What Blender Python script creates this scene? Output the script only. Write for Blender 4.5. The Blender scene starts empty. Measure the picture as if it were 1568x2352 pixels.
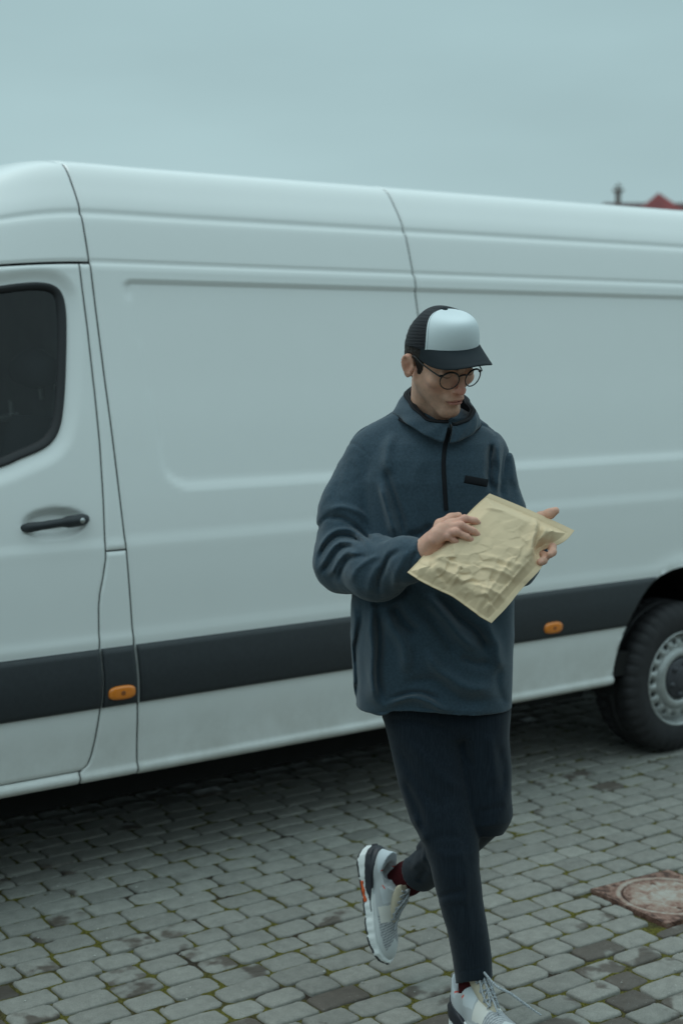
import bpy, bmesh, math, random
import numpy as np
from mathutils import Vector, Matrix

# ------------------------------------------------------------------ camera, world, sun, exposure
scene = bpy.context.scene
COL = scene.collection
F_PX, HCAM = 3400.0, 1.80                     # focal length in pixels of a 1568x2352 picture, camera height
PITCH = math.atan(376 / F_PX)
YAW = math.radians(54.2174)
FH = np.array([math.cos(YAW), math.sin(YAW), 0.0])
FW = np.array([math.cos(YAW) * math.cos(PITCH), math.sin(YAW) * math.cos(PITCH), -math.sin(PITCH)])
RT = np.array([FH[1], -FH[0], 0.0])
UP = np.cross(RT, FW)
CAM = np.array([-5.112, -4.352, HCAM])
cam_data = bpy.data.cameras.new("camera")
cam = bpy.data.objects.new("camera", cam_data)
COL.objects.link(cam)
cam_data.sensor_fit = 'VERTICAL'
cam_data.sensor_height = 36.0
cam_data.lens = F_PX / 2352 * 36.0
cam_data.clip_end = 3000
cam_data.dof.use_dof = True
cam_data.dof.focus_distance = 3.62
cam_data.dof.aperture_fstop = 2.8
m = Matrix(((RT[0], UP[0], -FW[0], CAM[0]), (RT[1], UP[1], -FW[1], CAM[1]), (RT[2], UP[2], -FW[2], CAM[2]), (0, 0, 0, 1)))
cam.matrix_world = m
scene.camera = cam

scene.view_settings.view_transform = 'Standard'
scene.view_settings.look = 'None'
scene.view_settings.exposure = 0.07
scene.view_settings.gamma = 1.0
scene.cycles.use_denoising = True
scene.cycles.max_bounces = 6
scene.cycles.caustics_reflective = False
scene.cycles.caustics_refractive = False

SUN_EL, SUN_AZ = math.radians(64), math.radians(120)     # high veiled sun beyond the van
world = bpy.data.worlds.new("World")
scene.world = world
world.use_nodes = True
wt = world.node_tree
wt.nodes.clear()
def wn(t, **k):
    n = wt.nodes.new(t)
    for a, b in k.items(): setattr(n, a, b)
    return n
sky = wn('ShaderNodeTexSky', sky_type='NISHITA', sun_disc=False)
sky.sun_elevation = SUN_EL; sky.sun_rotation = math.radians(90) - SUN_AZ
sky.dust_density = 4; sky.air_density = 1.5
bg1 = wn('ShaderNodeBackground'); bg1.inputs['Strength'].default_value = 0.05
wt.links.new(sky.outputs[0], bg1.inputs[0])
tc = wn('ShaderNodeTexCoord'); sep = wn('ShaderNodeSeparateXYZ')
wt.links.new(tc.outputs['Generated'], sep.inputs[0])
mr = wn('ShaderNodeValToRGB')                       # overcast: brighter towards the zenith
cr = mr.color_ramp
cr.elements[0].position = 0.0; cr.elements[0].color = (.402, .566, .594, 1)
cr.elements[1].position = 1.0; cr.elements[1].color = (.84, 1.13, 1.19, 1)
e = cr.elements.new(.10); e.color = (.402, .566, .594, 1)
e = cr.elements.new(.26); e.color = (.378, .546, .574, 1)
e = cr.elements.new(.5); e.color = (.66, .90, .95, 1)
wt.links.new(sep.outputs['Z'], mr.inputs[0])
mp = wn('ShaderNodeMapping'); mp.inputs['Scale'].default_value = (1.2, 1.2, 4.5)
wt.links.new(tc.outputs['Generated'], mp.inputs[0])
nz = wn('ShaderNodeTexNoise'); nz.inputs['Scale'].default_value = 1.6; nz.inputs['Detail'].default_value = 4
wt.links.new(mp.outputs[0], nz.inputs['Vector'])
mr2 = wn('ShaderNodeMapRange'); mr2.inputs['From Min'].default_value = .3; mr2.inputs['From Max'].default_value = .7
mr2.inputs['To Min'].default_value = .90; mr2.inputs['To Max'].default_value = 1.07
wt.links.new(nz.outputs[0], mr2.inputs[0])
bg2 = wn('ShaderNodeBackground')
wt.links.new(mr.outputs[0], bg2.inputs[0]); wt.links.new(mr2.outputs[0], bg2.inputs['Strength'])
mix = wn('ShaderNodeMixShader'); mix.inputs[0].default_value = .93
wt.links.new(bg1.outputs[0], mix.inputs[1]); wt.links.new(bg2.outputs[0], mix.inputs[2])
wo = wn('ShaderNodeOutputWorld'); wt.links.new(mix.outputs[0], wo.inputs[0])

sd = bpy.data.lights.new("sun", 'SUN'); sd.energy = 0.55; sd.angle = math.radians(35); sd.color = (1.0, .985, .95)
sun = bpy.data.objects.new("sun", sd); COL.objects.link(sun)
sdir = Vector((math.cos(SUN_EL) * math.cos(SUN_AZ), math.cos(SUN_EL) * math.sin(SUN_AZ), math.sin(SUN_EL)))
sun.rotation_euler = sdir.to_track_quat('Z', 'Y').to_euler()

random.seed(7)
rng = np.random.default_rng(11)

# ------------------------------------------------------------------ helpers
def tag(o, label=None, cat=None, group=None, kind=None):
    if label: o['label'] = label
    if cat: o['category'] = cat
    if group: o['group'] = group
    if kind: o['kind'] = kind
    return o

def empty(name, loc, parent=None):
    o = bpy.data.objects.new(name, None); COL.objects.link(o)
    o.empty_display_size = .1
    o.location = loc
    if parent: o.parent = parent
    bpy.context.view_layer.update()
    return o

def build(name, V, Fs, mat, parent=None, smooth=True, col=None, hard=None):
    """one mesh object from arrays given in world coordinates"""
    V = np.asarray(V, dtype=float)
    me = bpy.data.meshes.new(name)
    if isinstance(Fs, np.ndarray):
        n, k = Fs.shape
        me.vertices.add(len(V)); me.vertices.foreach_set('co', V.astype(np.float32).ravel())
        me.loops.add(n * k); me.loops.foreach_set('vertex_index', Fs.astype(np.int32).ravel())
        me.polygons.add(n); me.polygons.foreach_set('loop_start', np.arange(0, n * k, k, dtype=np.int32))
        me.polygons.foreach_set('loop_total', np.full(n, k, dtype=np.int32))
        me.update(calc_edges=True)
    else:
        me.from_pydata([tuple(v) for v in V], [], [tuple(f) for f in Fs])
    me.validate()
    if smooth: me.polygons.foreach_set('use_smooth', [True] * len(me.polygons))
    if col is not None:
        a = me.color_attributes.new('tone', 'FLOAT_COLOR', 'POINT')
        c = np.ones((len(V), 4), np.float32); col = np.asarray(col, dtype=float)
        c[:, :col.shape[1]] = col
        a.data.foreach_set('color', c.ravel())
    if mat: me.materials.append(mat)
    if hard is not None: me.set_sharp_from_angle(angle=math.radians(hard))
    o = bpy.data.objects.new(name, me); COL.objects.link(o)
    if parent:
        o.parent = parent
        o.matrix_parent_inverse = parent.matrix_world.inverted()
    return o

class MB:
    def __init__(s): s.v = []; s.f = []; s.n = 0
    def add(s, V, Fs):
        V = np.asarray(V, dtype=float).reshape(-1, 3)
        s.v.append(V); s.f += [tuple(int(i) + s.n for i in f) for f in Fs]; s.n += len(V); return s
    def box(s, c, d, M=None):
        c = np.array(c, float); d = np.array(d, float) / 2
        V = np.array([[i, j, k] for i in (-1, 1) for j in (-1, 1) for k in (-1, 1)]) * d
        if M is not None: V = V @ np.array(M).T
        return s.add(V + c, [(0, 1, 3, 2), (4, 6, 7, 5), (0, 4, 5, 1), (2, 3, 7, 6), (0, 2, 6, 4), (1, 5, 7, 3)])
    def tube(s, pts, r, n=10, closed=False, flat=None):
        P = np.asarray(pts, float); N = len(P)
        r = np.full(N, r) if np.isscalar(r) else np.asarray(r, float)
        if closed: T = np.roll(P, -1, 0) - np.roll(P, 1, 0)
        else: T = np.gradient(P, axis=0)
        T /= np.linalg.norm(T, axis=1)[:, None] + 1e-12
        a = np.array([0, 0, 1.0]) if abs(T[0][2]) < .9 else np.array([1.0, 0, 0])
        U = []; u = a - T[0] * (a @ T[0]); u /= np.linalg.norm(u)
        for t in T:
            u = u - t * (u @ t); u /= np.linalg.norm(u) + 1e-12; U.append(u)
        U = np.array(U); W = np.cross(T, U)
        an = np.linspace(0, 2 * math.pi, n, endpoint=False)
        fy = 1.0 if flat is None else flat
        V = P[:, None] + r[:, None, None] * (np.cos(an)[None, :, None] * U[:, None] + fy * np.sin(an)[None, :, None] * W[:, None])
        Fs = []
        for i in range(N if closed else N - 1):
            j = (i + 1) % N
            for k in range(n):
                l = (k + 1) % n
                Fs.append((i * n + k, i * n + l, j * n + l, j * n + k))
        if not closed: Fs += [tuple(range(n - 1, -1, -1)), tuple(range((N - 1) * n, N * n))]
        return s.add(V.reshape(-1, 3), Fs)
    def lathe(s, prof, c, axis, n=64):
        """prof: list of (radius, height along axis)"""
        ax = np.array(axis, float); ax /= np.linalg.norm(ax)
        a = np.array([0, 0, 1.0]) if abs(ax[2]) < .9 else np.array([1.0, 0, 0])
        u = np.cross(ax, a); u /= np.linalg.norm(u); w = np.cross(ax, u)
        an = np.linspace(0, 2 * math.pi, n, endpoint=False)
        V = np.array([[np.array(c) + r * (math.cos(t) * u + math.sin(t) * w) + h * ax for t in an] for r, h in prof]).reshape(-1, 3)
        Fs = [(i * n + k, i * n + (k + 1) % n, (i + 1) * n + (k + 1) % n, (i + 1) * n + k) for i in range(len(prof) - 1) for k in range(n)]
        return s.add(V, Fs)
    def build(s, name, mat, parent=None, **k):
        return build(name, np.concatenate(s.v), s.f, mat, parent, **k)

def spline(P, n, closed=False):
    """Catmull-Rom through control points"""
    P = np.asarray(P, float); N = len(P); out = []
    seg = N if closed else N - 1
    for i in range(seg):
        if closed: a, b, c, d = P[(i - 1) % N], P[i], P[(i + 1) % N], P[(i + 2) % N]
        else: a, b, c, d = P[max(i - 1, 0)], P[i], P[i + 1], P[min(i + 2, N - 1)]
        for t in np.linspace(0, 1, n, endpoint=False):
            out.append(.5 * ((2 * b) + (c - a) * t + (2 * a - 5 * b + 4 * c - d) * t * t + (3 * b - a - 3 * c + d) * t ** 3))
    if not closed: out.append(P[-1])
    return np.array(out)

def grid_faces(nr, nc, closed=False):
    i = np.arange(nr - 1)[:, None]; j = np.arange(nc if closed else nc - 1)[None, :]
    a = i * nc + j; b = i * nc + (j + 1) % nc
    return np.stack([a, b, b + nc, a + nc], -1).reshape(-1, 4)

def sstep(x, a, b):
    t = np.clip((x - a) / (b - a), 0, 1); return t * t * (3 - 2 * t)

def _hash(i, j, k):
    h = (i * 374761393 + j * 668265263 + k * 2147483647 + 1013904223) & 0xffffffff
    h = ((h ^ (h >> 13)) * 1274126177) & 0xffffffff
    return ((h ^ (h >> 16)) & 0xffff) / 65535.0
def vnoise(P, s=1.0, seed=0):
    Q = np.asarray(P) * s + seed * 17.3
    I = np.floor(Q).astype(np.int64); f = Q - I; f = f * f * (3 - 2 * f)
    r = 0
    for a in (0, 1):
        for b in (0, 1):
            for c in (0, 1):
                w = (f[..., 0] if a else 1 - f[..., 0]) * (f[..., 1] if b else 1 - f[..., 1]) * (f[..., 2] if c else 1 - f[..., 2])
                r = r + w * _hash(I[..., 0] + a, I[..., 1] + b, I[..., 2] + c)
    return r * 2 - 1
def fbm(P, s, o=3, seed=0):
    r = 0; a = 1
    for i in range(o): r = r + a * vnoise(P, s * 2 ** i, seed + i); a *= .5
    return r

# ------------------------------------------------------------------ materials
def mat(name, color, rough=.6, metal=0.0, spec=.5, noise=None, bump=None, attr=False, coat=0, sheen=0, sss=0, emit=None):
    """noise=(scale, amount, detail) mottles the colour, bump=(scale, strength, distance)"""
    mt = bpy.data.materials.new(name); mt.use_nodes = True
    nt = mt.node_tree; b = nt.nodes['Principled BSDF']
    b.inputs['Roughness'].default_value = rough; b.inputs['Metallic'].default_value = metal
    b.inputs['Specular IOR Level'].default_value = spec
    b.inputs['Coat Weight'].default_value = coat; b.inputs['Coat Roughness'].default_value = .08
    b.inputs['Sheen Weight'].default_value = sheen; b.inputs['Sheen Roughness'].default_value = .5
    if sss:
        b.inputs['Subsurface Weight'].default_value = sss
        b.inputs['Subsurface Radius'].default_value = (1, .35, .2); b.inputs['Subsurface Scale'].default_value = .008
    c = (*color, 1)
    tcn = nt.nodes.new('ShaderNodeTexCoord')
    src = None
    if attr:
        a = nt.nodes.new('ShaderNodeVertexColor'); a.layer_name = 'tone'; src = a.outputs[0]
    if noise:
        n = nt.nodes.new('ShaderNodeTexNoise'); n.inputs['Scale'].default_value = noise[0]; n.inputs['Detail'].default_value = noise[2] if len(noise) > 2 else 3
        nt.links.new(tcn.outputs['Object'], n.inputs['Vector'])
        r = nt.nodes.new('ShaderNodeMapRange'); r.inputs['From Min'].default_value = .3; r.inputs['From Max'].default_value = .7
        r.inputs['To Min'].default_value = 1 - noise[1]; r.inputs['To Max'].default_value = 1 + noise[1]
        nt.links.new(n.outputs[0], r.inputs[0])
        v = nt.nodes.new('ShaderNodeVectorMath'); v.operation = 'SCALE'
        if src: nt.links.new(src, v.inputs[0])
        else: v.inputs[0].default_value = color
        nt.links.new(r.outputs[0], v.inputs['Scale']); src = v.outputs[0]
    if src: nt.links.new(src, b.inputs['Base Color'])
    else: b.inputs['Base Color'].default_value = c
    if bump:
        n = nt.nodes.new('ShaderNodeTexNoise'); n.inputs['Scale'].default_value = bump[0]; n.inputs['Detail'].default_value = 4
        nt.links.new(tcn.outputs['Object'], n.inputs['Vector'])
        u = nt.nodes.new('ShaderNodeBump'); u.inputs['Strength'].default_value = bump[1]; u.inputs['Distance'].default_value = bump[2]
        nt.links.new(n.outputs[0], u.inputs['Height']); nt.links.new(u.outputs[0], b.inputs['Normal'])
    return mt

M = {}
def van_paint():
    mt = mat('white_paint', (.74, .76, .75), rough=.32, spec=.5, coat=.6)
    nt = mt.node_tree; b = nt.nodes['Principled BSDF']
    g = nt.nodes.new('ShaderNodeTexCoord'); s = nt.nodes.new('ShaderNodeSeparateXYZ'); nt.links.new(g.outputs['Object'], s.inputs[0])
    # road grime: brownish film thickest on the skirt, broken up by noise
    rz = nt.nodes.new('ShaderNodeMapRange'); rz.inputs['From Min'].default_value = .62; rz.inputs['From Max'].default_value = .38
    rz.inputs['To Min'].default_value = .03; rz.inputs['To Max'].default_value = .5
    nt.links.new(s.outputs['Z'], rz.inputs[0])
    n = nt.nodes.new('ShaderNodeTexNoise'); n.inputs['Scale'].default_value = 5; n.inputs['Detail'].default_value = 8; n.inputs['Roughness'].default_value = .7
    nt.links.new(g.outputs['Object'], n.inputs['Vector'])
    mm = nt.nodes.new('ShaderNodeMath'); mm.operation = 'MULTIPLY'; nt.links.new(rz.outputs[0], mm.inputs[0])
    r2 = nt.nodes.new('ShaderNodeMapRange'); r2.inputs['From Min'].default_value = .35; r2.inputs['From Max'].default_value = .75; r2.inputs['To Min'].default_value = .3; r2.inputs['To Max'].default_value = 1.2
    nt.links.new(n.outputs[0], r2.inputs[0]); nt.links.new(r2.outputs[0], mm.inputs[1])
    mx = nt.nodes.new('ShaderNodeMix'); mx.data_type = 'RGBA'
    mx.inputs['A'].default_value = (.80, .81, .795, 1); mx.inputs['B'].default_value = (.34, .31, .26, 1)
    nt.links.new(mm.outputs[0], mx.inputs['Factor']); nt.links.new(mx.outputs['Result'], b.inputs['Base Color'])
    rr = nt.nodes.new('ShaderNodeMapRange'); rr.inputs['To Min'].default_value = .3; rr.inputs['To Max'].default_value = .75
    nt.links.new(mm.outputs[0], rr.inputs[0]); nt.links.new(rr.outputs[0], b.inputs['Roughness'])
    return mt
M['paint'] = van_paint()
M['plastic'] = mat('black_plastic', (.022, .026, .030), rough=.5, noise=(60, .12), bump=(900, .15, .0006))
M['rubber'] = mat('rubber', (.012, .012, .014), rough=.55)
M['tyre'] = mat('tyre_rubber', (.022, .021, .023), rough=.75, noise=(25, .25), bump=(200, .2, .001))
M['under'] = mat('underbody', (.008, .008, .008), rough=.9, noise=(9, .4))
M['steel'] = mat('wheel_steel', (.42, .43, .42), rough=.42, metal=.35, noise=(30, .15))
M['cap_plastic'] = mat('hub_plastic', (.05, .05, .058), rough=.5)
M['orange'] = mat('orange_lens', (.78, .22, .015), rough=.18, coat=.6)
M['emblem'] = mat('lens_mark', (.22, .07, .02), rough=.5)
M['partition'] = mat('cab_partition', (.17, .175, .18), rough=.8, noise=(3, .3))
M['seat'] = mat('seat_fabric', (.03, .03, .035), rough=.9)
M['chrome'] = mat('lock_metal', (.5, .52, .52), rough=.3, metal=.8)
M['white_plain'] = mat('white_plain', (.74, .76, .75), rough=.35, coat=.3)

def glass(name, tint, fac_gloss, opac):
    mt = bpy.data.materials.new(name); mt.use_nodes = True; nt = mt.node_tree; nt.nodes.clear()
    o = nt.nodes.new('ShaderNodeOutputMaterial')
    t = nt.nodes.new('ShaderNodeBsdfTransparent'); t.inputs[0].default_value = (*tint, 1)
    d = nt.nodes.new('ShaderNodeBsdfDiffuse'); d.inputs[0].default_value = (.012, .015, .017, 1)
    m1 = nt.nodes.new('ShaderNodeMixShader'); m1.inputs[0].default_value = opac
    nt.links.new(t.outputs[0], m1.inputs[1]); nt.links.new(d.outputs[0], m1.inputs[2])
    g = nt.nodes.new('ShaderNodeBsdfGlossy'); g.inputs['Roughness'].default_value = .03; g.inputs[0].default_value = (1, 1, 1, 1)
    lw = nt.nodes.new('ShaderNodeLayerWeight'); lw.inputs[0].default_value = .5; pw = nt.nodes.new('ShaderNodeMath'); pw.operation = 'POWER'; pw.inputs[1].default_value = 5; nt.links.new(lw.outputs['Facing'], pw.inputs[0])
    fr = nt.nodes.new('ShaderNodeMath'); fr.operation = 'MULTIPLY_ADD'; fr.inputs[1].default_value = .8; fr.inputs[2].default_value = fac_gloss; nt.links.new(pw.outputs[0], fr.inputs[0])
    m2 = nt.nodes.new('ShaderNodeMixShader')
    nt.links.new(fr.outputs[0], m2.inputs[0]); nt.links.new(m1.outputs[0], m2.inputs[1]); nt.links.new(g.outputs[0], m2.inputs[2])
    nt.links.new(m2.outputs[0], o.inputs[0])
    return mt
M['glass'] = glass('window_glass', (.72, .76, .76), .028, .10)
M['lens'] = glass('spectacle_lens', (.98, .98, .99), .035, 0.0)

# ------------------------------------------------------------------ ground, cobbles, moss
def cobbles():
    X0, X1, Y0, Y1 = -5.9, 3.2, -3.6, 4.2
    pitch = .0985
    S = []
    y = Y0; row = 0
    while y < Y1:
        x = X0 - rng.uniform(0, .2)
        while x < X1:
            L = rng.choice([.118, .136, .152, .168, .182], p=[.2, .2, .26, .22, .12]) + rng.uniform(-.006, .006)
            S.append((x + L / 2, y, L, row)); x += L
        y += pitch; row += 1
    S = np.array(S); N = len(S)
    cx, cy, L = S[:, 0], S[:, 1], S[:, 2]
    hx = L / 2 - .0034 - rng.uniform(0, .0015, N); hy = np.full(N, pitch / 2 - .0034) - rng.uniform(0, .0018, N)
    # drop the stones where the manhole frame sits
    q = .1865                                                     # stones cut to fit round the frame
    inx = np.abs(cx - MHC[0]) < q + hx; iny = np.abs(cy - MHC[1]) < q + hy; both = inx & iny
    px_, py_ = q + hx - np.abs(cx - MHC[0]), q + hy - np.abs(cy - MHC[1])
    cutx = both & (px_ / hx < py_ / hy); cuty = both & ~cutx
    cx = cx + np.where(cutx, np.sign(cx - MHC[0]) * px_ / 2, 0); hx = hx - np.where(cutx, px_ / 2, 0)
    cy = cy + np.where(cuty, np.sign(cy - MHC[1]) * py_ / 2, 0); hy = hy - np.where(cuty, py_ / 2, 0)
    keep = (hx > .012) & (hy > .010)
    cx, cy, hx, hy = cx[keep], cy[keep], hx[keep], hy[keep]; N = len(cx)
    n = 28; an = np.linspace(0, 2 * math.pi, n, endpoint=False) + math.pi / n
    ex = rng.uniform(5.0, 8.5, N)[:, None]
    c, s = np.cos(an)[None], np.sin(an)[None]
    # more points into the corners
    ox, oy = np.sign(c) * np.abs(c) ** (2 / ex), np.sign(s) * np.abs(s) ** (2 / ex)
    wob = 1 + .034 * rng.standard_normal((N, n)); wob = (wob + np.roll(wob, 1, 1) + np.roll(wob, -1, 1)) / 3
    rings = [(1.0, -.030), (1.0, -.0058), (.955, -.0014), (.86, .0004), (.45, .0020)]
    tiltx, tilty, dz = rng.normal(0, .010, N), rng.normal(0, .012, N), rng.normal(0, .0014, N)
    yoff = (1 - both[keep]) * (.004 * np.sin(cx * 1.7 + cy * .6) + .004 * np.sin(cx * .9 - cy * 2.2))
    rot = rng.normal(0, .012, N)
    V = []
    for k, z in rings:
        kk = 1 - (1 - k) * (.05 / np.maximum(hx, .03))[:, None] if k > .5 else k
        kx = 1 - (1 - k) * (.046 / hx)[:, None] if k > .5 else k
        lx = ox * wob * hx[:, None] * kx; ly = oy * wob * hy[:, None] * k
        X = cx[:, None] + lx - rot[:, None] * ly; Y = (cy + yoff)[:, None] + ly + rot[:, None] * lx
        Z = z + dz[:, None] + lx * tiltx[:, None] + ly * tilty[:, None] + (.0009 * rng.standard_normal((N, n)) if k > .3 and z > -.01 else 0)
        V.append(np.stack([X, Y, Z + 0 * X], -1))
    V = np.stack(V, 1)                                            # N, rings, n, 3
    cen = np.stack([cx, cy + yoff, .0024 + dz], -1)[:, None, :]
    V = np.concatenate([V.reshape(N, -1, 3), cen], 1); per = V.shape[1]
    fq = grid_faces(len(rings), n, True)
    last = (len(rings) - 1) * n
    ft = np.array([[last + j, last + (j + 1) % n, per - 1, per - 1] for j in range(n)])
    base = (np.arange(N) * per)[:, None, None]
    Fq = (fq[None] + base).reshape(-1, 4)
    Ft = (ft[None, :, :3] + base).reshape(-1, 3)
    Vf = V.reshape(-1, 3)
    # every stone its own tone: red = shade, green = how wet, blue = random
    wetn = fbm(np.stack([cx, cy, 0 * cx], -1), .9, 2, 3)
    near = sstep(-(cx + .7 * cy), 2.6, 4.4)                       # the damp area is on the left
    wet = np.clip(.21 + .36 * wetn + .42 * near + rng.normal(0, .13, N) + .36 * (rng.random(N) < .02 + .16 * near), 0, 1)
    tone = np.stack([rng.normal(1, .075, N), wet, rng.uniform(0, 1, N)], -1)
    tone = np.repeat(tone[:, None], per, 1).reshape(-1, 3)
    mt = bpy.data.materials.new('cobble_stone'); mt.use_nodes = True; nt = mt.node_tree; b = nt.nodes['Principled BSDF']
    A = nt.nodes.new('ShaderNodeVertexColor'); A.layer_name = 'tone'
    sp = nt.nodes.new('ShaderNodeSeparateColor'); nt.links.new(A.outputs[0], sp.inputs[0])
    tcn = nt.nodes.new('ShaderNodeTexCoord')
    # offset the texture per stone so stains end at the joints
    vm = nt.nodes.new('ShaderNodeVectorMath'); vm.operation = 'SCALE'; vm.inputs['Scale'].default_value = 9
    cb = nt.nodes.new('ShaderNodeCombineXYZ'); nt.links.new(sp.outputs[2], cb.inputs[2]); nt.links.new(cb.outputs[0], vm.inputs[0])
    va = nt.nodes.new('ShaderNodeVectorMath'); va.operation = 'ADD'; nt.links.new(tcn.outputs['Object'], va.inputs[0]); nt.links.new(vm.outputs[0], va.inputs[1])
    def noise(sc, det, ro=.55, vec=va):
        q = nt.nodes.new('ShaderNodeTexNoise'); q.inputs['Scale'].default_value = sc; q.inputs['Detail'].default_value = det; q.inputs['Roughness'].default_value = ro
        nt.links.new(vec.outputs[0], q.inputs['Vector']); return q
    st = noise(8, 3)
    ad = nt.nodes.new('ShaderNodeMath'); ad.operation = 'ADD'; nt.links.new(st.outputs[0], ad.inputs[0]); nt.links.new(sp.outputs[1], ad.inputs[1])
    ms = nt.nodes.new('ShaderNodeMapRange'); ms.interpolation_type = 'SMOOTHSTEP'; ms.inputs['From Min'].default_value = 1.10; ms.inputs['From Max'].default_value = 1.22
    nt.links.new(ad.outputs[0], ms.inputs[0])
    fine = noise(240, 5, .7); mid = noise(28, 4)
    rf = nt.nodes.new('ShaderNodeMapRange'); rf.inputs['From Min'].default_value = .25; rf.inputs['From Max'].default_value = .75; rf.inputs['To Min'].default_value = .74; rf.inputs['To Max'].default_value = 1.26
    nt.links.new(fine.outputs[0], rf.inputs[0])
    rm = nt.nodes.new('ShaderNodeMapRange'); rm.inputs['From Min'].default_value = .3; rm.inputs['From Max'].default_value = .7; rm.inputs['To Min'].default_value = .88; rm.inputs['To Max'].default_value = 1.12
    nt.links.new(mid.outputs[0], rm.inputs[0])
    mx = nt.nodes.new('ShaderNodeMix'); mx.data_type = 'RGBA'; mx.inputs['A'].default_value = (.240, .232, .208, 1); mx.inputs['B'].default_value = (.100, .083, .069, 1)
    nt.links.new(ms.outputs[0], mx.inputs['Factor'])
    m1 = nt.nodes.new('ShaderNodeMath'); m1.operation = 'MULTIPLY'; nt.links.new(rf.outputs[0], m1.inputs[0]); nt.links.new(rm.outputs[0], m1.inputs[1])
    m2 = nt.nodes.new('ShaderNodeMath'); m2.operation = 'MULTIPLY'; nt.links.new(m1.outputs[0], m2.inputs[0]); nt.links.new(sp.outputs[0], m2.inputs[1])
    vs = nt.nodes.new('ShaderNodeVectorMath'); vs.operation = 'SCALE'; nt.links.new(mx.outputs['Result'], vs.inputs[0]); nt.links.new(m2.outputs[0], vs.inputs['Scale'])
    # pale mineral flecks
    vo = nt.nodes.new('ShaderNodeTexVoronoi'); vo.inputs['Scale'].default_value = 75; nt.links.new(va.outputs[0], vo.inputs['Vector'])
    lt = nt.nodes.new('ShaderNodeMath'); lt.operation = 'LESS_THAN'; lt.inputs[1].default_value = .10; nt.links.new(vo.outputs['Distance'], lt.inputs[0])
    l2 = nt.nodes.new('ShaderNodeMath'); l2.operation = 'MULTIPLY'; l2.inputs[1].default_value = .5; nt.links.new(lt.outputs[0], l2.inputs[0])
    mf = nt.nodes.new('ShaderNodeMix'); mf.data_type = 'RGBA'; mf.inputs['B'].default_value = (.36, .35, .32, 1)
    nt.links.new(l2.outputs[0], mf.inputs['Factor']); nt.links.new(vs.outputs[0], mf.inputs['A'])
    nt.links.new(mf.outputs['Result'], b.inputs['Base Color'])
    ro = nt.nodes.new('ShaderNodeMapRange'); ro.inputs['To Min'].default_value = .72; ro.inputs['To Max'].default_value = .5; nt.links.new(ms.outputs[0], ro.inputs[0]); nt.links.new(ro.outputs[0], b.inputs['Roughness'])
    b.inputs['Specular IOR Level'].default_value = .3
    bp = nt.nodes.new('ShaderNodeBump'); bp.inputs['Strength'].default_value = .5; bp.inputs['Distance'].default_value = .0016
    n3 = noise(110, 6, .65); nt.links.new(n3.outputs[0], bp.inputs['Height']); nt.links.new(bp.outputs[0], b.inputs['Normal'])
    me = bpy.data.meshes.new('cobblestones')
    nf, ntg = len(Fq), len(Ft)
    me.vertices.add(len(Vf)); me.vertices.foreach_set('co', Vf.astype(np.float32).ravel())
    li = np.concatenate([Fq.ravel(), Ft.ravel()]).astype(np.int32)
    me.loops.add(len(li)); me.loops.foreach_set('vertex_index', li)
    ls = np.concatenate([np.arange(nf) * 4, nf * 4 + np.arange(ntg) * 3]).astype(np.int32)
    me.polygons.add(nf + ntg); me.polygons.foreach_set('loop_start', ls)
    me.polygons.foreach_set('loop_total', np.concatenate([np.full(nf, 4), np.full(ntg, 3)]).astype(np.int32))
    me.update(calc_edges=True)
    me.polygons.foreach_set('use_smooth', [True] * (nf + ntg))
    a = me.color_attributes.new('tone', 'FLOAT_COLOR', 'POINT'); cc = np.ones((len(Vf), 4), np.float32); cc[:, :3] = tone; a.data.foreach_set('color', cc.ravel())
    me.materials.append(mt)
    o = bpy.data.objects.new('cobblestone_paving', me); COL.objects.link(o)
    tag(o, 'weathered grey cobblestone paving laid in straight rows', kind='structure')

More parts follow.
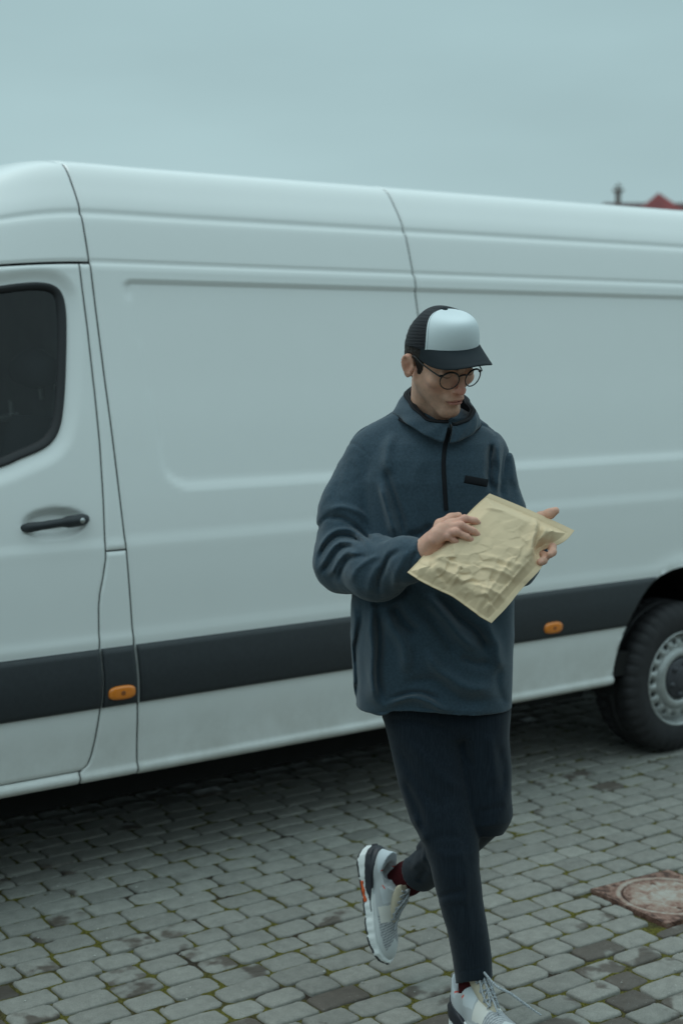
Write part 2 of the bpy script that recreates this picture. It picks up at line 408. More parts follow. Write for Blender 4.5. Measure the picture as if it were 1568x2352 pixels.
MHC = (-1.478, -1.150)
def moss_and_soil():
    mt = bpy.data.materials.new('joint_soil_moss'); mt.use_nodes = True; nt = mt.node_tree; b = nt.nodes['Principled BSDF']
    tcn = nt.nodes.new('ShaderNodeTexCoord')
    def noise(sc, det):
        q = nt.nodes.new('ShaderNodeTexNoise'); q.inputs['Scale'].default_value = sc; q.inputs['Detail'].default_value = det
        nt.links.new(tcn.outputs['Object'], q.inputs['Vector']); return q
    a = noise(5.5, 5); f = noise(160, 4)
    r = nt.nodes.new('ShaderNodeMapRange'); r.inputs['From Min'].default_value = .38; r.inputs['From Max'].default_value = .52; nt.links.new(a.outputs[0], r.inputs[0])
    mx = nt.nodes.new('ShaderNodeMix'); mx.data_type = 'RGBA'; mx.inputs['A'].default_value = (.045, .036, .027, 1); mx.inputs['B'].default_value = (.098, .088, .020, 1)
    nt.links.new(r.outputs[0], mx.inputs['Factor'])
    rf = nt.nodes.new('ShaderNodeMapRange'); rf.inputs['From Min'].default_value = .3; rf.inputs['From Max'].default_value = .7; rf.inputs['To Min'].default_value = .4; rf.inputs['To Max'].default_value = 1.7
    nt.links.new(f.outputs[0], rf.inputs[0])
    vs = nt.nodes.new('ShaderNodeVectorMath'); vs.operation = 'SCALE'; nt.links.new(mx.outputs['Result'], vs.inputs[0]); nt.links.new(rf.outputs[0], vs.inputs['Scale'])
    nt.links.new(vs.outputs[0], b.inputs['Base Color']); b.inputs['Roughness'].default_value = .95; b.inputs['Specular IOR Level'].default_value = .1
    bp = nt.nodes.new('ShaderNodeBump'); bp.inputs['Strength'].default_value = 1; bp.inputs['Distance'].default_value = .004
    nt.links.new(f.outputs[0], bp.inputs['Height']); nt.links.new(bp.outputs[0], b.inputs['Normal'])
    # fine sheet under the visible stones, its moss cushions swelling up in the joints
    h = .011
    xs = np.arange(-4.6, 1.4, h); ys = np.arange(-2.9, 2.2, h)
    X, Y = np.meshgrid(xs, ys, indexing='ij'); P = np.stack([X, Y, 0 * X], -1).reshape(-1, 3)
    z = -.0065 + .0045 * np.clip(fbm(P, 11, 3, 5), -1, 1) + .0022 * vnoise(P, 70, 9)
    P[:, 2] = np.minimum(z, -.001)
    edge = (np.abs(P[:, 0] - MHC[0]) < .185) & (np.abs(P[:, 1] - MHC[1]) < .185); P[edge, 2] = -.03
    o = build('moss', P, grid_faces(len(xs), len(ys))[:, ::-1], mt)
    tag(o, 'green moss and dark soil filling the cobble joints', kind='stuff')
    R = 400
    g = mat('far_ground', (.17, .17, .15), rough=.9, noise=(3, .2, 8), bump=(20, .4, .01))
    build('ground', [(-R, -R, -.034), (R, -R, -.034), (R, R, -.034), (-R, R, -.034)], [(0, 1, 2, 3)], g, smooth=False)['kind'] = 'structure'
    # grit lying in the joints
    mb = MB()
    for i in range(420):
        x, y = rng.uniform(-4.2, .2), rng.uniform(-2.2, 1.0)
        r0 = rng.uniform(.0012, .0034)
        V = np.array([[1, 0, 0], [-1, 0, 0], [0, 1, 0], [0, -1, 0], [0, 0, .7], [0, 0, -.7]]) * r0 * rng.uniform(.7, 1.3, (6, 1))
        mb.add(V + [x, y, .0035], [(0, 2, 4), (2, 1, 4), (1, 3, 4), (3, 0, 4), (2, 0, 5), (1, 2, 5), (3, 1, 5), (0, 3, 5)])
    tag(mb.build('grit', mat('grit_stone', (.45, .44, .40), rough=.8, noise=(9, .5)), smooth=False), 'tiny pale grit scattered over the cobbles', kind='stuff')
cobbles(); moss_and_soil()

# ------------------------------------------------------------------ manhole
def manhole():
    t = empty('manhole_cover', (MHC[0], MHC[1], 0))
    tag(t, 'rusty square manhole cover with a round worn lid set in the cobbles', 'manhole cover')
    mt = bpy.data.materials.new('rusty_cast_iron'); mt.use_nodes = True; nt = mt.node_tree; b = nt.nodes['Principled BSDF']
    tcn = nt.nodes.new('ShaderNodeTexCoord')
    n = nt.nodes.new('ShaderNodeTexNoise'); n.inputs['Scale'].default_value = 26; n.inputs['Detail'].default_value = 6; n.inputs['Distortion'].default_value = 1.2; n.inputs['Roughness'].default_value = .65
    nt.links.new(tcn.outputs['Object'], n.inputs['Vector'])
    A = nt.nodes.new('ShaderNodeVertexColor'); A.layer_name = 'tone'
    sp = nt.nodes.new('ShaderNodeSeparateColor'); nt.links.new(A.outputs[0], sp.inputs[0])
    ad = nt.nodes.new('ShaderNodeMath'); ad.operation = 'ADD'; nt.links.new(n.outputs[0], ad.inputs[0]); nt.links.new(sp.outputs[0], ad.inputs[1])
    cr = nt.nodes.new('ShaderNodeValToRGB'); nt.links.new(ad.outputs[0], cr.inputs[0])
    cr.color_ramp.elements[0].position = .36; cr.color_ramp.elements[0].color = (.06, .027, .018, 1)
    cr.color_ramp.elements[1].position = .95; cr.color_ramp.elements[1].color = (.40, .38, .34, 1)
    e = cr.color_ramp.elements.new(.50); e.color = (.225, .118, .088, 1)
    e = cr.color_ramp.elements.new(.66); e.color = (.31, .225, .18, 1)
    nt.links.new(cr.outputs[0], b.inputs['Base Color']); b.inputs['Roughness'].default_value = .7
    bp = nt.nodes.new('ShaderNodeBump'); bp.inputs['Strength'].default_value = .5; bp.inputs['Distance'].default_value = .002
    nt.links.new(n.outputs[0], bp.inputs['Height']); nt.links.new(bp.outputs[0], b.inputs['Normal'])
    n_ = 128; half = .178; rl = .148
    g = np.linspace(-half, half, 150)
    X, Y = np.meshgrid(g, g, indexing='ij'); R = np.hypot(X, Y); P = np.stack([X, Y, 0 * X], -1)
    def relief(X, Y, R):
        P = np.stack([X, Y, 0 * X], -1)
        z = .0022 + 0 * X
        z -= .006 * np.exp(-((R - rl) / .0032) ** 2)
        z += .0016 * (sstep(R, rl + .002, rl + .004) - sstep(R, rl + .018, rl + .021))
        z += .0013 * sstep(np.sin(26 * np.arctan2(Y, X) + 60 * R + 4 * vnoise(P, 22, 3)), .0, .6) * (R < rl - .016) * (R > .03)
        z += .0015 * np.sin(75 * R + 3 * vnoise(P, 26)) * (R < rl - .01)
        z += .001 * np.sign(vnoise(P * [1, 1, 1], 55, 6)) * (R > rl + .03)
        z -= .007 * ((np.hypot(X - .035, Y - .105) < .011) | (np.hypot(X + .045, Y + .100) < .011))
        return z
    Z = relief(X, Y, R)
    tone = .02 + .34 * np.exp(-(R / .095) ** 2) + 45 * (Z - .0022) + .1 * (np.abs(R - rl - .011) < .008) + .06 * vnoise(P, 9, 4) - .07 * (R > rl + .02)
    P[..., 2] = Z; th = math.radians(-4)
    Q = P.copy(); Q[..., 0] = P[..., 0] * math.cos(th) - P[..., 1] * math.sin(th) + MHC[0]; Q[..., 1] = P[..., 0] * math.sin(th) + P[..., 1] * math.cos(th) + MHC[1]
    fc = grid_faces(150, 150)[:, ::-1]; Rf = R.reshape(-1)[fc].mean(1)
    cols = np.stack([tone.reshape(-1)] * 3, -1)
    for nm, sel in (('lid', Rf < rl), ('frame', Rf >= rl)):
        f = fc[sel]; u, inv = np.unique(f, return_inverse=True)
        build(nm, Q.reshape(-1, 3)[u], inv.reshape(-1, 4), mt, t, col=cols[u])
    mb = MB()
    c4 = [(-1, -1), (1, -1), (1, 1), (-1, 1)]
    for i in range(4):
        a, b_ = np.array(c4[i]) * half, np.array(c4[(i + 1) % 4]) * half
        pts = []
        for p, z in ((a, .004), (b_, .004), (b_, -.04), (a, -.04)):
            pts.append((p[0] * math.cos(th) - p[1] * math.sin(th) + MHC[0], p[0] * math.sin(th) + p[1] * math.cos(th) + MHC[1], z))
        mb.add(pts, [(0, 1, 2, 3)])
    mb.build('rim', mt, t, smooth=False)
manhole()
# ------------------------------------------------------------------ van
CTRL = [(.03, .362), (.010, .372), (.0, .386), (.003, .400), (.009, .412), (.0075, .48), (.001, .56), (0, .615), (.004, .70), (.02, .81), (.062, 1.1),
        (.08, 1.2), (.151, 1.508), (.205, 1.72), (.259, 1.94), (.284, 2.05), (.294, 2.09), (.351, 2.263), (.405, 2.355), (.472, 2.432), (.56, 2.458), (.68, 2.471), (.82, 2.477), (.95, 2.479)]
CV = spline(CTRL, 24)
_sel = CV[:, 1] < 2.44
def PZ(z): return np.interp(z, CV[_sel][:, 1], CV[_sel][:, 0])
_dx = spline([(-5.2, 1.72), (-5.0, 1.48), (-4.6, 1.22), (-4.25, .84), (-3.9, .46), (-3.6, .34), (-3.3, .19), (-3.1, .090), (-2.95, .028), (-2.8, 0), (-2.5, 0)], 12)
def drop(X): return np.interp(X, _dx[:, 0], _dx[:, 1])
def warp(X, z): return z - drop(X) * np.clip((z - .9) / 1.59, 0, 1.02) ** (1 + 5 * sstep(np.asarray(X, float), -4.1, -3.4))
AX, AZ, AA, AB = -.097, .37, .445, .472
def arho(X, z, cx=AX): return np.sqrt(((X - cx) / AA) ** 2 + ((z - AZ) / AB) ** 2)
WIN = [(-3.155, 2.012), (-3.093, 2.018), (-3.015, 2.021), (-2.962, 2.012), (-2.936, 1.988), (-2.928, 1.945), (-2.933, 1.873), (-2.956, 1.728), (-2.980, 1.613), (-3.003, 1.543),
       (-3.032, 1.501), (-3.074, 1.474), (-3.154, 1.447), (-3.231, 1.422), (-3.45, 1.375), (-3.70, 1.335), (-3.78, 1.36), (-3.74, 1.50), (-3.62, 1.78), (-3.50, 1.95), (-3.40, 2.0), (-3.28, 2.008)]
WINS = spline(WIN, 6, True)
def poly_in(X, Z, poly):
    ins = np.zeros(X.shape, bool); n = len(poly)
    for i in range(n):
        x1, z1 = poly[i]; x2, z2 = poly[(i + 1) % n]
        c = ((z1 > Z) != (z2 > Z)) & (X < (x2 - x1) * (Z - z1) / (z2 - z1 + 1e-12) + x1); ins ^= c
    return ins
def poly_dist(X, Z, poly):
    d = np.full(X.shape, 9.0); n = len(poly)
    for i in range(n):
        a = np.array(poly[i]); b = np.array(poly[(i + 1) % n]); e = b - a
        t = np.clip(((X - a[0]) * e[0] + (Z - a[1]) * e[1]) / (e @ e + 1e-12), 0, 1)
        d = np.minimum(d, np.hypot(X - a[0] - t * e[0], Z - a[1] - t * e[1]))
    return d
def feat(X, z, door=False):
    f = 0 * X
    # pressed recess of the cargo side
    xl = -2.655 - (z - 1.45) * .075
    u = np.maximum(xl - X, X - 1.1); v = np.maximum(1.322 - z, z - 2.034)
    r = np.where(z < 1.7, .10, .03)
    q1, q2 = np.maximum(u + r, 0), np.maximum(v + r, 0)
    d = np.hypot(q1, q2) + np.minimum(np.maximum(u + r, v + r), 0) - r
    w = np.where(z > 1.85, .006, .014); w = np.where((X < xl + .02) & (z < 1.98), .03, w)
    f += (0 if door else 1) * .010 * sstep(-d, 0, w)
    f += .005 * sstep(z, 2.080, 2.092) + .005 * np.exp(-((z - 2.094) / .005) ** 2)
    f += .0085 * np.exp(-((z - 2.262) / .010) ** 2) + .004 * sstep(z, 2.25, 2.275)
    f -= .0045 * (1 - sstep(z, 1.13, 1.175)) * sstep(z, .82, 1.05)
    f -= .004 * np.exp(-((z - .835) / .018) ** 2)
    for cx in (AX, -4.30):
        rho = arho(X, z, cx); f -= .016 * np.exp(-((rho - 1.0) / .085) ** 2) * sstep(z, .80, .9)
    if door:
        dw = poly_dist(X, z, WINS[::2]); inn = poly_in(X, z, WINS[::2])
        f += np.where(inn, .018, .018 * (1 - sstep(dw, .005, .060)))
        rr = np.sqrt(((X + 3.064) / .120) ** 2 + ((z - 1.233) / .050) ** 2)
        f += .034 * (1 - sstep(rr, .62, 1.0))
    return f
def ramp(a, b, step, edge=(0, .0025, .008)):
    """positions from a to b, denser at both edges"""
    L = b - a; n = max(2, int(round((L - 2 * edge[-1]) / step)) + 1)
    mid = np.linspace(edge[-1], L - edge[-1], n)
    return a + np.concatenate([edge[:-1], mid, (L - np.array(edge[:-1]))[::-1]])
def panel(name, parent, z0, z1, xl, xr, mt, step=.012, door=False, off=0.0, extra=None, drop_in=None, gap=.0022, roll=.007, zg=(1, 1)):
    zz = ramp(z0 + gap * zg[0], z1 - gap * zg[1], step)
    Lm = max(xr(z) - xl(z) for z in zz)
    uu = ramp(0, Lm, step) / Lm
    Z = np.repeat(zz[:, None], len(uu), 1)
    A = np.array([xl(z) for z in zz])[:, None] + gap; B = np.array([xr(z) for z in zz])[:, None] - gap
    X = A + (B - A) * uu[None]
    Y = PZ(Z) + feat(X, Z, door) + off
    if extra is not None: Y = Y + extra(X, Z)
    e = np.zeros_like(Y)
    for dist, on in ((X - A, 1), (B - X, 1), (Z - zz[0], zg[0]), (zz[-1] - Z, zg[1])):
        e = np.maximum(e, on * roll * np.clip(1 - dist / .0085, 0, 1) ** 2)
    Y = Y + e
    V = np.stack([X, Y, warp(X, Z)], -1).reshape(-1, 3)
    Fq = grid_faces(len(zz), len(uu))
    if drop_in is not None:
        c = np.stack([X, Z], -1).reshape(-1, 2)[Fq].mean(1); Fq = Fq[~drop_in(c[:, 0], c[:, 1])]
    u, inv = np.unique(Fq, return_inverse=True)
    return build(name, V[u], inv.reshape(-1, 4), mt, parent)
def shell(name, parent, X0, X1, mt, zmin=.366, arches=(), step=.013, far=True, nose=False, cap_end=False):
    """the body skin swept over side, roof and far side between two cross seams"""
    side = CV[(CV[:, 1] >= zmin - 1e-6)]
    L = np.concatenate([[0], np.cumsum(np.hypot(*np.diff(side, axis=0).T))])
    s = []; q = 0
    while q < L[-1]:
        s.append(q); y, z = np.interp(q, L, side[:, 0]), np.interp(q, L, side[:, 1])
        st = .009 if (z < .46 or abs(z - 2.03) < .03 or abs(z - 2.09) < .025 or abs(z - 2.262) < .03) else .016
        q += st if y < .5 and z < 2.47 else .05
    s.append(L[-1]); s = np.array(s)
    y, z = np.interp(s, L, side[:, 0]), np.interp(s, L, side[:, 1])
    xs = ramp(X0 + .0024, X1 - .0024, step)
    X, Z = np.meshgrid(xs, z); Yb = np.repeat(y[:, None], len(xs), 1)
    f = feat(X, Z) * (Yb < .52)
    er = np.maximum(np.clip(1 - (X - xs[0]) / .0085, 0, 1), np.clip(1 - (xs[-1] - X) / .0085, 0, 1)) ** 2
    Yn = Yb + f + .007 * er * (Yb < .5); Zn = Z - .007 * er * (Yb >= .5)
    for cx in arches:                                     # snap to the arch line, then cut
        rho = arho(X, Z, cx); m_ = (np.abs(rho - 1) < .030) & (Yb < .3)
        X = np.where(m_, cx + (X - cx) / rho, X); Zs = AZ + (Z - AZ) / rho
        Yn = np.where(m_, PZ(Zs) + feat(X, Zs), Yn); Zn = np.where(m_, Zs, Zn); Z = np.where(m_, Zs, Z)
    if nose:
        t = np.clip((-4.45 - X) / .75, 0, 1); Yn = Yn + .30 * t ** 2.5 * np.clip((.95 - Yb) / .95, 0, 1)
    V = np.stack([X, Yn, warp(X, Zn)], -1)
    fq = grid_faces(*X.shape)
    cX, cZ = X.reshape(-1)[fq].mean(1), Z.reshape(-1)[fq].mean(1); cy = Yb.reshape(-1)[fq].mean(1)
    keep = np.ones(len(fq), bool)
    for cx in arches: keep &= ~((arho(cX, cZ, cx) < .999) & (cy < .3))
    fq = fq[keep]
    V = V.reshape(-1, 3)
    if far:
        W = V.copy(); W[:, 1] = 1.90 - W[:, 1]; fq = np.concatenate([fq, fq[:, ::-1] + len(V)]); V = np.concatenate([V, W])
    u, inv = np.unique(fq, return_inverse=True)
    return build(name, V[u], inv.reshape(-1, 4), mt, parent)

M['bar'] = mat('pale_bar_white', (.9, .92, .92), rough=.6)
def van():
    t = empty('delivery_van', (-1.9, .95, 0))
    tag(t, 'white high roof delivery van with a black side strip parked on the cobbles', 'van')
    SL, SR, END = -2.816, -1.405, 1.38
    shell('side_panel', t, SL, SR, M['paint'])
    shell('side_panel', t, SR, END, M['paint'], arches=(AX,))
    # cab: roof cap, wing and nose
    shell('cab_roof', t, -5.1, SL, M['paint'], zmin=2.094, nose=True, step=.03)
    panel('front_wing', t, .40, 1.75, lambda z: -5.1, lambda z: -3.84, M['paint'], step=.03, extra=lambda X, Z: .30 * np.clip((-4.45 - X) / .75, 0, 1) ** 2.5, drop_in=lambda x, z: arho(x, z, -4.30) < 1)
    o = panel('far_side', t, .40, 2.09, lambda z: -5.1, lambda z: SL, M['paint'], step=.05, extra=lambda X, Z: .30 * np.clip((-4.45 - X) / .75, 0, 1) ** 2.5)
    me = o.data; co = np.zeros(len(me.vertices) * 3, np.float32); me.vertices.foreach_get('co', co); co = co.reshape(-1, 3); co[:, 1] = 1.9 - co[:, 1]; me.vertices.foreach_set('co', co.ravel()); me.flip_normals()
    mb = MB(); mb.box((-4.94, .95, .68), (.22, 1.30, .62)); mb.box((-4.98, .95, .43), (.20, 1.34, .14)); mb.build('front_bumper', M['plastic'], t, smooth=False)
    pts = []
    for x, z in ((-4.42, 1.52), (-3.62, 2.28)):
        pts += [(x, .20 + .1 * (z > 2), z), (x, 1.70 - .1 * (z > 2), z)]
    build('windscreen', [(-4.46, .26, 1.50), (-4.46, 1.64, 1.50), (-3.66, 1.44, 2.345), (-3.66, .46, 2.345)], [(0, 1, 2, 3)], M['glass'], t, smooth=False)
    build('rear_door', [(END, .02, .37), (END, 1.88, .37), (END, 1.6, 2.1), (END, 1.43, 2.44), (END, .95, 2.53), (END, .47, 2.44), (END, .3, 2.1)], [(0, 1, 2, 3, 4, 5, 6)], M['white_plain'], t, smooth=False)
    # door and B-pillar pieces
    DG = [(2.083, -2.857), (1.859, -2.856), (1.654, -2.860), (1.481, -2.866), (1.294, -2.878), (1.141, -2.892), (1.102, -2.895), (1.038, -2.912), (.994, -2.926), (.95, -2.934), (.813, -2.943), (.713, -2.945), (.64, -2.950), (.598, -2.957), (.512, -2.972), (.46, -2.985), (.432, -2.998), (.420, -3.012), (.413, -3.03)]
    dz = np.array([a for a, b in DG])[::-1]; dxs = np.array([b for a, b in DG])[::-1]
    gx = lambda z: float(np.interp(z, dz, dxs))
    door = panel('door', t, .412, 2.088, lambda z: -3.83 - .0 * z, gx, M['paint'], step=.0095, door=True, drop_in=lambda x, z: poly_in(x, z, WINS[::3]) & (poly_dist(x, z, WINS[::3]) > .006))
    panel('pillar_cover', t, 1.128, 2.088, gx, lambda z: SL, M['paint'], step=.010)
    panel('fuel_flap', t, .372, 1.128, gx if True else None, lambda z: SL, M['paint'], step=.009, zg=(0, 1))
    panel('sill', t, .372, .414, lambda z: -3.84, lambda z: -3.03 if z > .4 else -3.03, M['paint'], step=.006, zg=(0, 1))
    # window: rubber seal, glass, and the dark cab seen through it
    mid = WINS; sm = PZ(mid[:, 1]) + .018
    W3 = np.stack([mid[:, 0], sm - .001, warp(mid[:, 0], mid[:, 1])], -1)
    c = np.array([-3.33, 1.72]); ring = []
    nrm = np.roll(mid, -1, 0) - np.roll(mid, 1, 0); nrm /= np.linalg.norm(nrm, axis=1)[:, None]; nrm = np.stack([nrm[:, 1], -nrm[:, 0]], -1)
    if ((mid - c) * nrm).sum(1).mean() < 0: nrm = -nrm
    prof = [(.006, .003), (.004, -.007), (-.003, -.009), (-.010, -.006), (-.015, -.004), (-.021, .001), (-.024, .010)]
    rows = []
    for o_, h_ in prof:
        q = mid + nrm * o_; rows.append(np.stack([q[:, 0], PZ(q[:, 1]) + .018 + h_, warp(q[:, 0], q[:, 1])], -1))
    V = np.concatenate(rows); win = empty('window', (-3.33, .2, 1.72), t)
    build('seal', V, grid_faces(len(prof), len(mid), True), M['rubber'], win)
    q = mid - nrm * .020
    yy = PZ(q[:, 1]) + .018 + .006
    nr = 10; rings = []
    for k in np.linspace(1, .02, nr):
        p = c + (q - c) * k; rings.append(np.stack([p[:, 0], PZ(p[:, 1]) + .024, warp(p[:, 0], p[:, 1])], -1))
    build('pane', np.concatenate(rings), grid_faces(nr, len(q), True), M['glass'], win)
    # handle
    hd = empty('handle', (-3.06, .07, 1.236), door)
    P = [(-3.176, PZ(1.226) + .010, 1.222), (-3.160, PZ(1.226) - .010, 1.226), (-3.12, PZ(1.23) - .022, 1.230), (-3.06, PZ(1.235) - .026, 1.235), (-3.00, PZ(1.238) - .024, 1.238), (-2.965, PZ(1.24) - .014, 1.240), (-2.953, PZ(1.24) + .006, 1.240)]
    P = spline(P, 6); rr = np.interp(P[:, 0], [-3.18, -3.16, -3.12, -3.043, -3.035, -2.97, -2.95], [.010, .017, .014, .0145, .020, .020, .012])
    mb = MB(); mb.tube(P, rr, 12); mb.build('grip', M['plastic'], hd)
    mb = MB(); mb.lathe([(.0, -.002), (.0085, -.002), (.009, .0), (.009, .006)], (-2.984, PZ(1.238) - .041, 1.239), (0, 1, 0), 20); mb.build('lock', M['chrome'], hd)
    # strips
    arc = lambda z, s=-1: AX + s * AA * 1.012 * math.sqrt(max(0, 1 - ((z - AZ) / (AB * 1.01)) ** 2))
    bulge = lambda X, Z: -.012 - .008 * np.sin(np.clip((Z - .617) / .195, 0, 1) * math.pi) ** .6
    ST = dict(step=.012, roll=.012, off=0.0, extra=bulge)
    panel('side_strip', t, .615, .814, lambda z: -3.80, gx, M['plastic'], **ST)
    panel('side_strip', t, .615, .814, gx, lambda z: SL - .002, M['plastic'], **ST)
    panel('side_strip', t, .615, .814, lambda z: SL + .002, arc, M['plastic'], **ST)
    panel('side_strip', t, .615, .814, lambda z: arc(z, 1), lambda z: END, M['plastic'], **ST)
    # marker lights
    for cx in (-2.884, -.921):
        n = 40; an = np.linspace(0, 2 * math.pi, n, endpoint=False)
        c_, s_ = np.cos(an), np.sin(an); r = (np.abs(c_) ** 3 + np.abs(s_) ** 3) ** (-1 / 3)
        hx, hz = (.048, .0225); lx = np.sign(c_) * np.maximum(0, np.abs(r * c_) * hx); lz = r * s_ * hz
        y0 = float(PZ(.664)) - .0195
        V = []
        for k, h in ((1.06, .004), (1.03, -.001), (1.0, -.004), (.93, -.0075), (.6, -.009), (.02, -.0095)):
            V.append(np.stack([cx + lx * k, y0 + h + 0 * lx, .664 + lz * k], -1))
        ml = build('marker_light', np.concatenate(V), grid_faces(6, n, True)[:, ::-1], M['orange'], t)
        mb = MB(); mb.lathe([(.0078, 0), (.0078, -.0012), (.0055, -.0014), (.0055, 0)], (cx, y0 - .0090, .664), (0, 1, 0), 20); mb.box((cx, y0 - .0098, .6635), (.012, .0015, .0028)); mb.box((cx, y0 - .0098, .666), (.0028, .0015, .008))
        mb.build('lens_mark', M['emblem'], ml)
    # dark inner skin behind the gaps and the arch liners
    zz = np.arange(.40, 2.2, .06); xs = np.arange(-3.80, END, .045)
    X, Z = np.meshgrid(xs, zz); V = np.stack([X, PZ(Z) + .042, warp(X, Z)], -1).reshape(-1, 3)
    fq = grid_faces(*X.shape); cx_, cz_ = V[fq][:, :, 0].mean(1), V[fq][:, :, 2].mean(1)
    keep = (arho(cx_, cz_) > 1.08) & ~((cx_ < -2.90) & (cz_ > 1.3) & (cz_ < 2.06)) & (arho(cx_, cz_, -4.3) > 1.08)
    fq = fq[keep]; u, inv = np.unique(fq, return_inverse=True)
    build('inner_skin', V[u], inv.reshape(-1, 4), M['under'], t)
    for cx in (AX, -4.30):
        an = np.linspace(-.1, math.pi + .1, 40)
        V = []
        for y_, k in ((.012, 1.0), (.018, .985), (.03, 1.0), (.45, 1.0), (.45, .02)):
            V.append([(cx + AA * k * math.cos(a), y_ + (float(PZ(max(.37, AZ + AB * k * math.sin(a)))) if y_ < .1 else 0) - .016 * (y_ < .02), AZ + AB * k * math.sin(a)) for a in an])
        V = np.array(V).reshape(-1, 3); build('arch_liner', V, grid_faces(5, len(an)), M['under'], t)
    # underside
    mb = MB(); mb.box((-1.75, .95, .44), (6.0, 1.80, .10)); mb.box((-1.6, .22, .375), (4.6, .09, .05)); mb.box((-1.6, 1.68, .375), (4.6, .09, .05))
    mb.box((-.95, .10, .365), (.24, .10, .055)); mb.box((-.80, .16, .35), (.30, .16, .06))
    mb.box((-2.75, .95, .30), (3.0, 1.25, .20)); mb.box((-1.0, 1.3, .33), (1.6, .5, .12)); mb.tube([(-3.6, 1.2, .33), (-2.2, 1.2, .32), (-1.0, 1.25, .30), (1.0, 1.3, .33)], .035, 10)
    mb.tube([(AX, .1, .337), (AX, 1.8, .337)], .05, 10); mb.box((AX, .95, .337), (.24, .3, .22))
    mb.build('underbody', M['under'], t, smooth=False)
    # cab inside: bulkhead, seat with headrest
    mb = MB(); mb.box((-2.83, .95, 1.30), (.03, 1.26, 1.60)); bh = mb.build('partition', M['partition'], t, smooth=False)
    def onx(px, py, X):
        r = FW * F_PX + RT * (px - 784) - UP * (py - 1176); return CAM + r * ((X - CAM[0]) / r[0])
    for (x0, y0), (x1, y1), w_ in (((127, 864), (131, 905), .006), ((90, 872), (96, 917), .008), ((25, 920), (29, 965), .009), ((2, 962), (40, 955), .012)):
        a, c_ = onx(x0, y0, -2.856), onx(x1, y1, -2.856); mb = MB(); mb.tube([a, c_], w_, 4); mb.build('pale_bar', M['bar'], bh, smooth=False)  # thin pale bars on the partition, visible through the cab glass
    mb = MB(); mb.box((-3.3, .95, .62), (1.1, 1.5, .08)); mb.box((-3.95, .95, 1.2), (.5, 1.3, .25)); mb.build('bulkhead', M['under'], t, smooth=False)
    mb = MB(); mb.box((-3.15, .52, .95), (.46, .46, .16)); mb.tube([(-2.98, .52, 1.0), (-2.92, .52, 1.35), (-2.90, .52, 1.56)], [.17, .17, .12], 14, flat=.5)
    mb.tube([(-2.93, .40, 1.72), (-2.93, .52, 1.73), (-2.93, .64, 1.72)], [.05, .075, .05], 12); mb.build('seat', M['seat'], t)
    # wheels
    def wheel(cx, cy, sgn):
        w = empty('wheel', (cx, cy, .338), t)
        C0 = (cx, cy, .338); ax = (0, -sgn, 0)
        R = .337
        prof = [(.208, .005), (.214, .014), (.225, .018), (.262, .022), (.292, .020), (.308, .012), (.322, .004), (.331, -.006), (R, -.020), (R, -.075), (.331, -.078), (.331, -.084), (R, -.087), (R, -.125), (.331, -.128), (.331, -.134), (R, -.137), (R, -.19), (.325, -.205), (.29, -.225), (.22, -.215)]
        n = 240; P = MB(); P.lathe(prof, C0, ax, n)
        V = np.concatenate(P.v); k = np.arange(len(V)) % n; ring = np.arange(len(V)) // n
        pr = np.array([p[0] for p in prof])[ring]; blk = ((k % 6) < 2)
        dirv = V - np.array(C0); dirv[:, 1] = 0; dirv /= np.linalg.norm(dirv, axis=1)[:, None]
        sh = blk & (pr > .300) & (ring < 9) | (((k + 3) % 6) < 2) & (ring >= 16) & (ring < 19)
        V = V - dirv * (np.where(sh, .0075, 0))[:, None]
        build('tyre', V, P.f, M['tyre'], w)
        # rim: lip, well, perforated disc, raised ring, centre cap
        P = MB(); P.lathe([(.214, .010), (.213, .016), (.209, .018), (.204, .014), (.200, .004), (.198, -.020), (.190, -.030)], C0, ax, 96)
        P.lathe([(.140, -.006), (.134, .006), (.122, .014), (.108, .014), (.098, .006), (.094, -.006)], C0, ax, 96)
        # annulus r .140-.190 with 18 holes
        u_, w_ = np.array([1.0, 0, 0]), np.array([0, 0, 1.0]); NH = 18
        def ph(r): return np.interp(r, [.140, .150, .165, .180, .190], [-.006, .000, -.002, -.014, -.030])
        for i in range(NH):
            a0 = 2 * math.pi * i / NH; ha = math.pi / NH; m_ = 24; out, inn, deep = [], [], []
            for j in range(m_):
                th = 2 * math.pi * j / m_; c_, s_ = math.cos(th), math.sin(th); q = max(abs(c_), abs(s_))
                ru, au = .165 + .025 * c_ / q, a0 + ha * s_ / q
                rh, ah = .1655 + .0135 * c_, a0 + .0145 * s_ / .1655
                for L_, r_, a_, dd in ((out, ru, au, 0), (inn, rh, ah, 0), (deep, rh, ah, -.022)):
                    L_.append(np.array(C0) + r_ * (math.cos(a_) * u_ + math.sin(a_) * w_) + np.array(ax) * (ph(r_) + dd))
            P.add(np.array(out + inn + deep), [tuple(x) for x in grid_faces(3, m_, True)])
        P.build('rim', M['steel'], w)
        P = MB(); P.lathe([(.190, -.035), (.10, -.035), (.02, -.035)], C0, ax, 48); P.build('brake', M['under'], w)
        P = MB(); P.lathe([(.094, -.004), (.092, .008), (.085, .014), (.060, .016), (.050, .024), (.034, .028), (.0, .029)], C0, ax, 48)
        for i in range(6):
            a = 2 * math.pi * i / 6 + .3; cc = np.array(C0) + .070 * (math.cos(a) * u_ + math.sin(a) * w_)
            P.lathe([(.013, .012), (.012, .026), (.0, .028)], cc, ax, 12)
        P.build('hub_cap', M['cap_plastic'], w)
    wheel(AX, .030, 1); wheel(-4.30, .030, 1); wheel(AX, 1.87, -1); wheel(-4.30, 1.87, -1)
van()

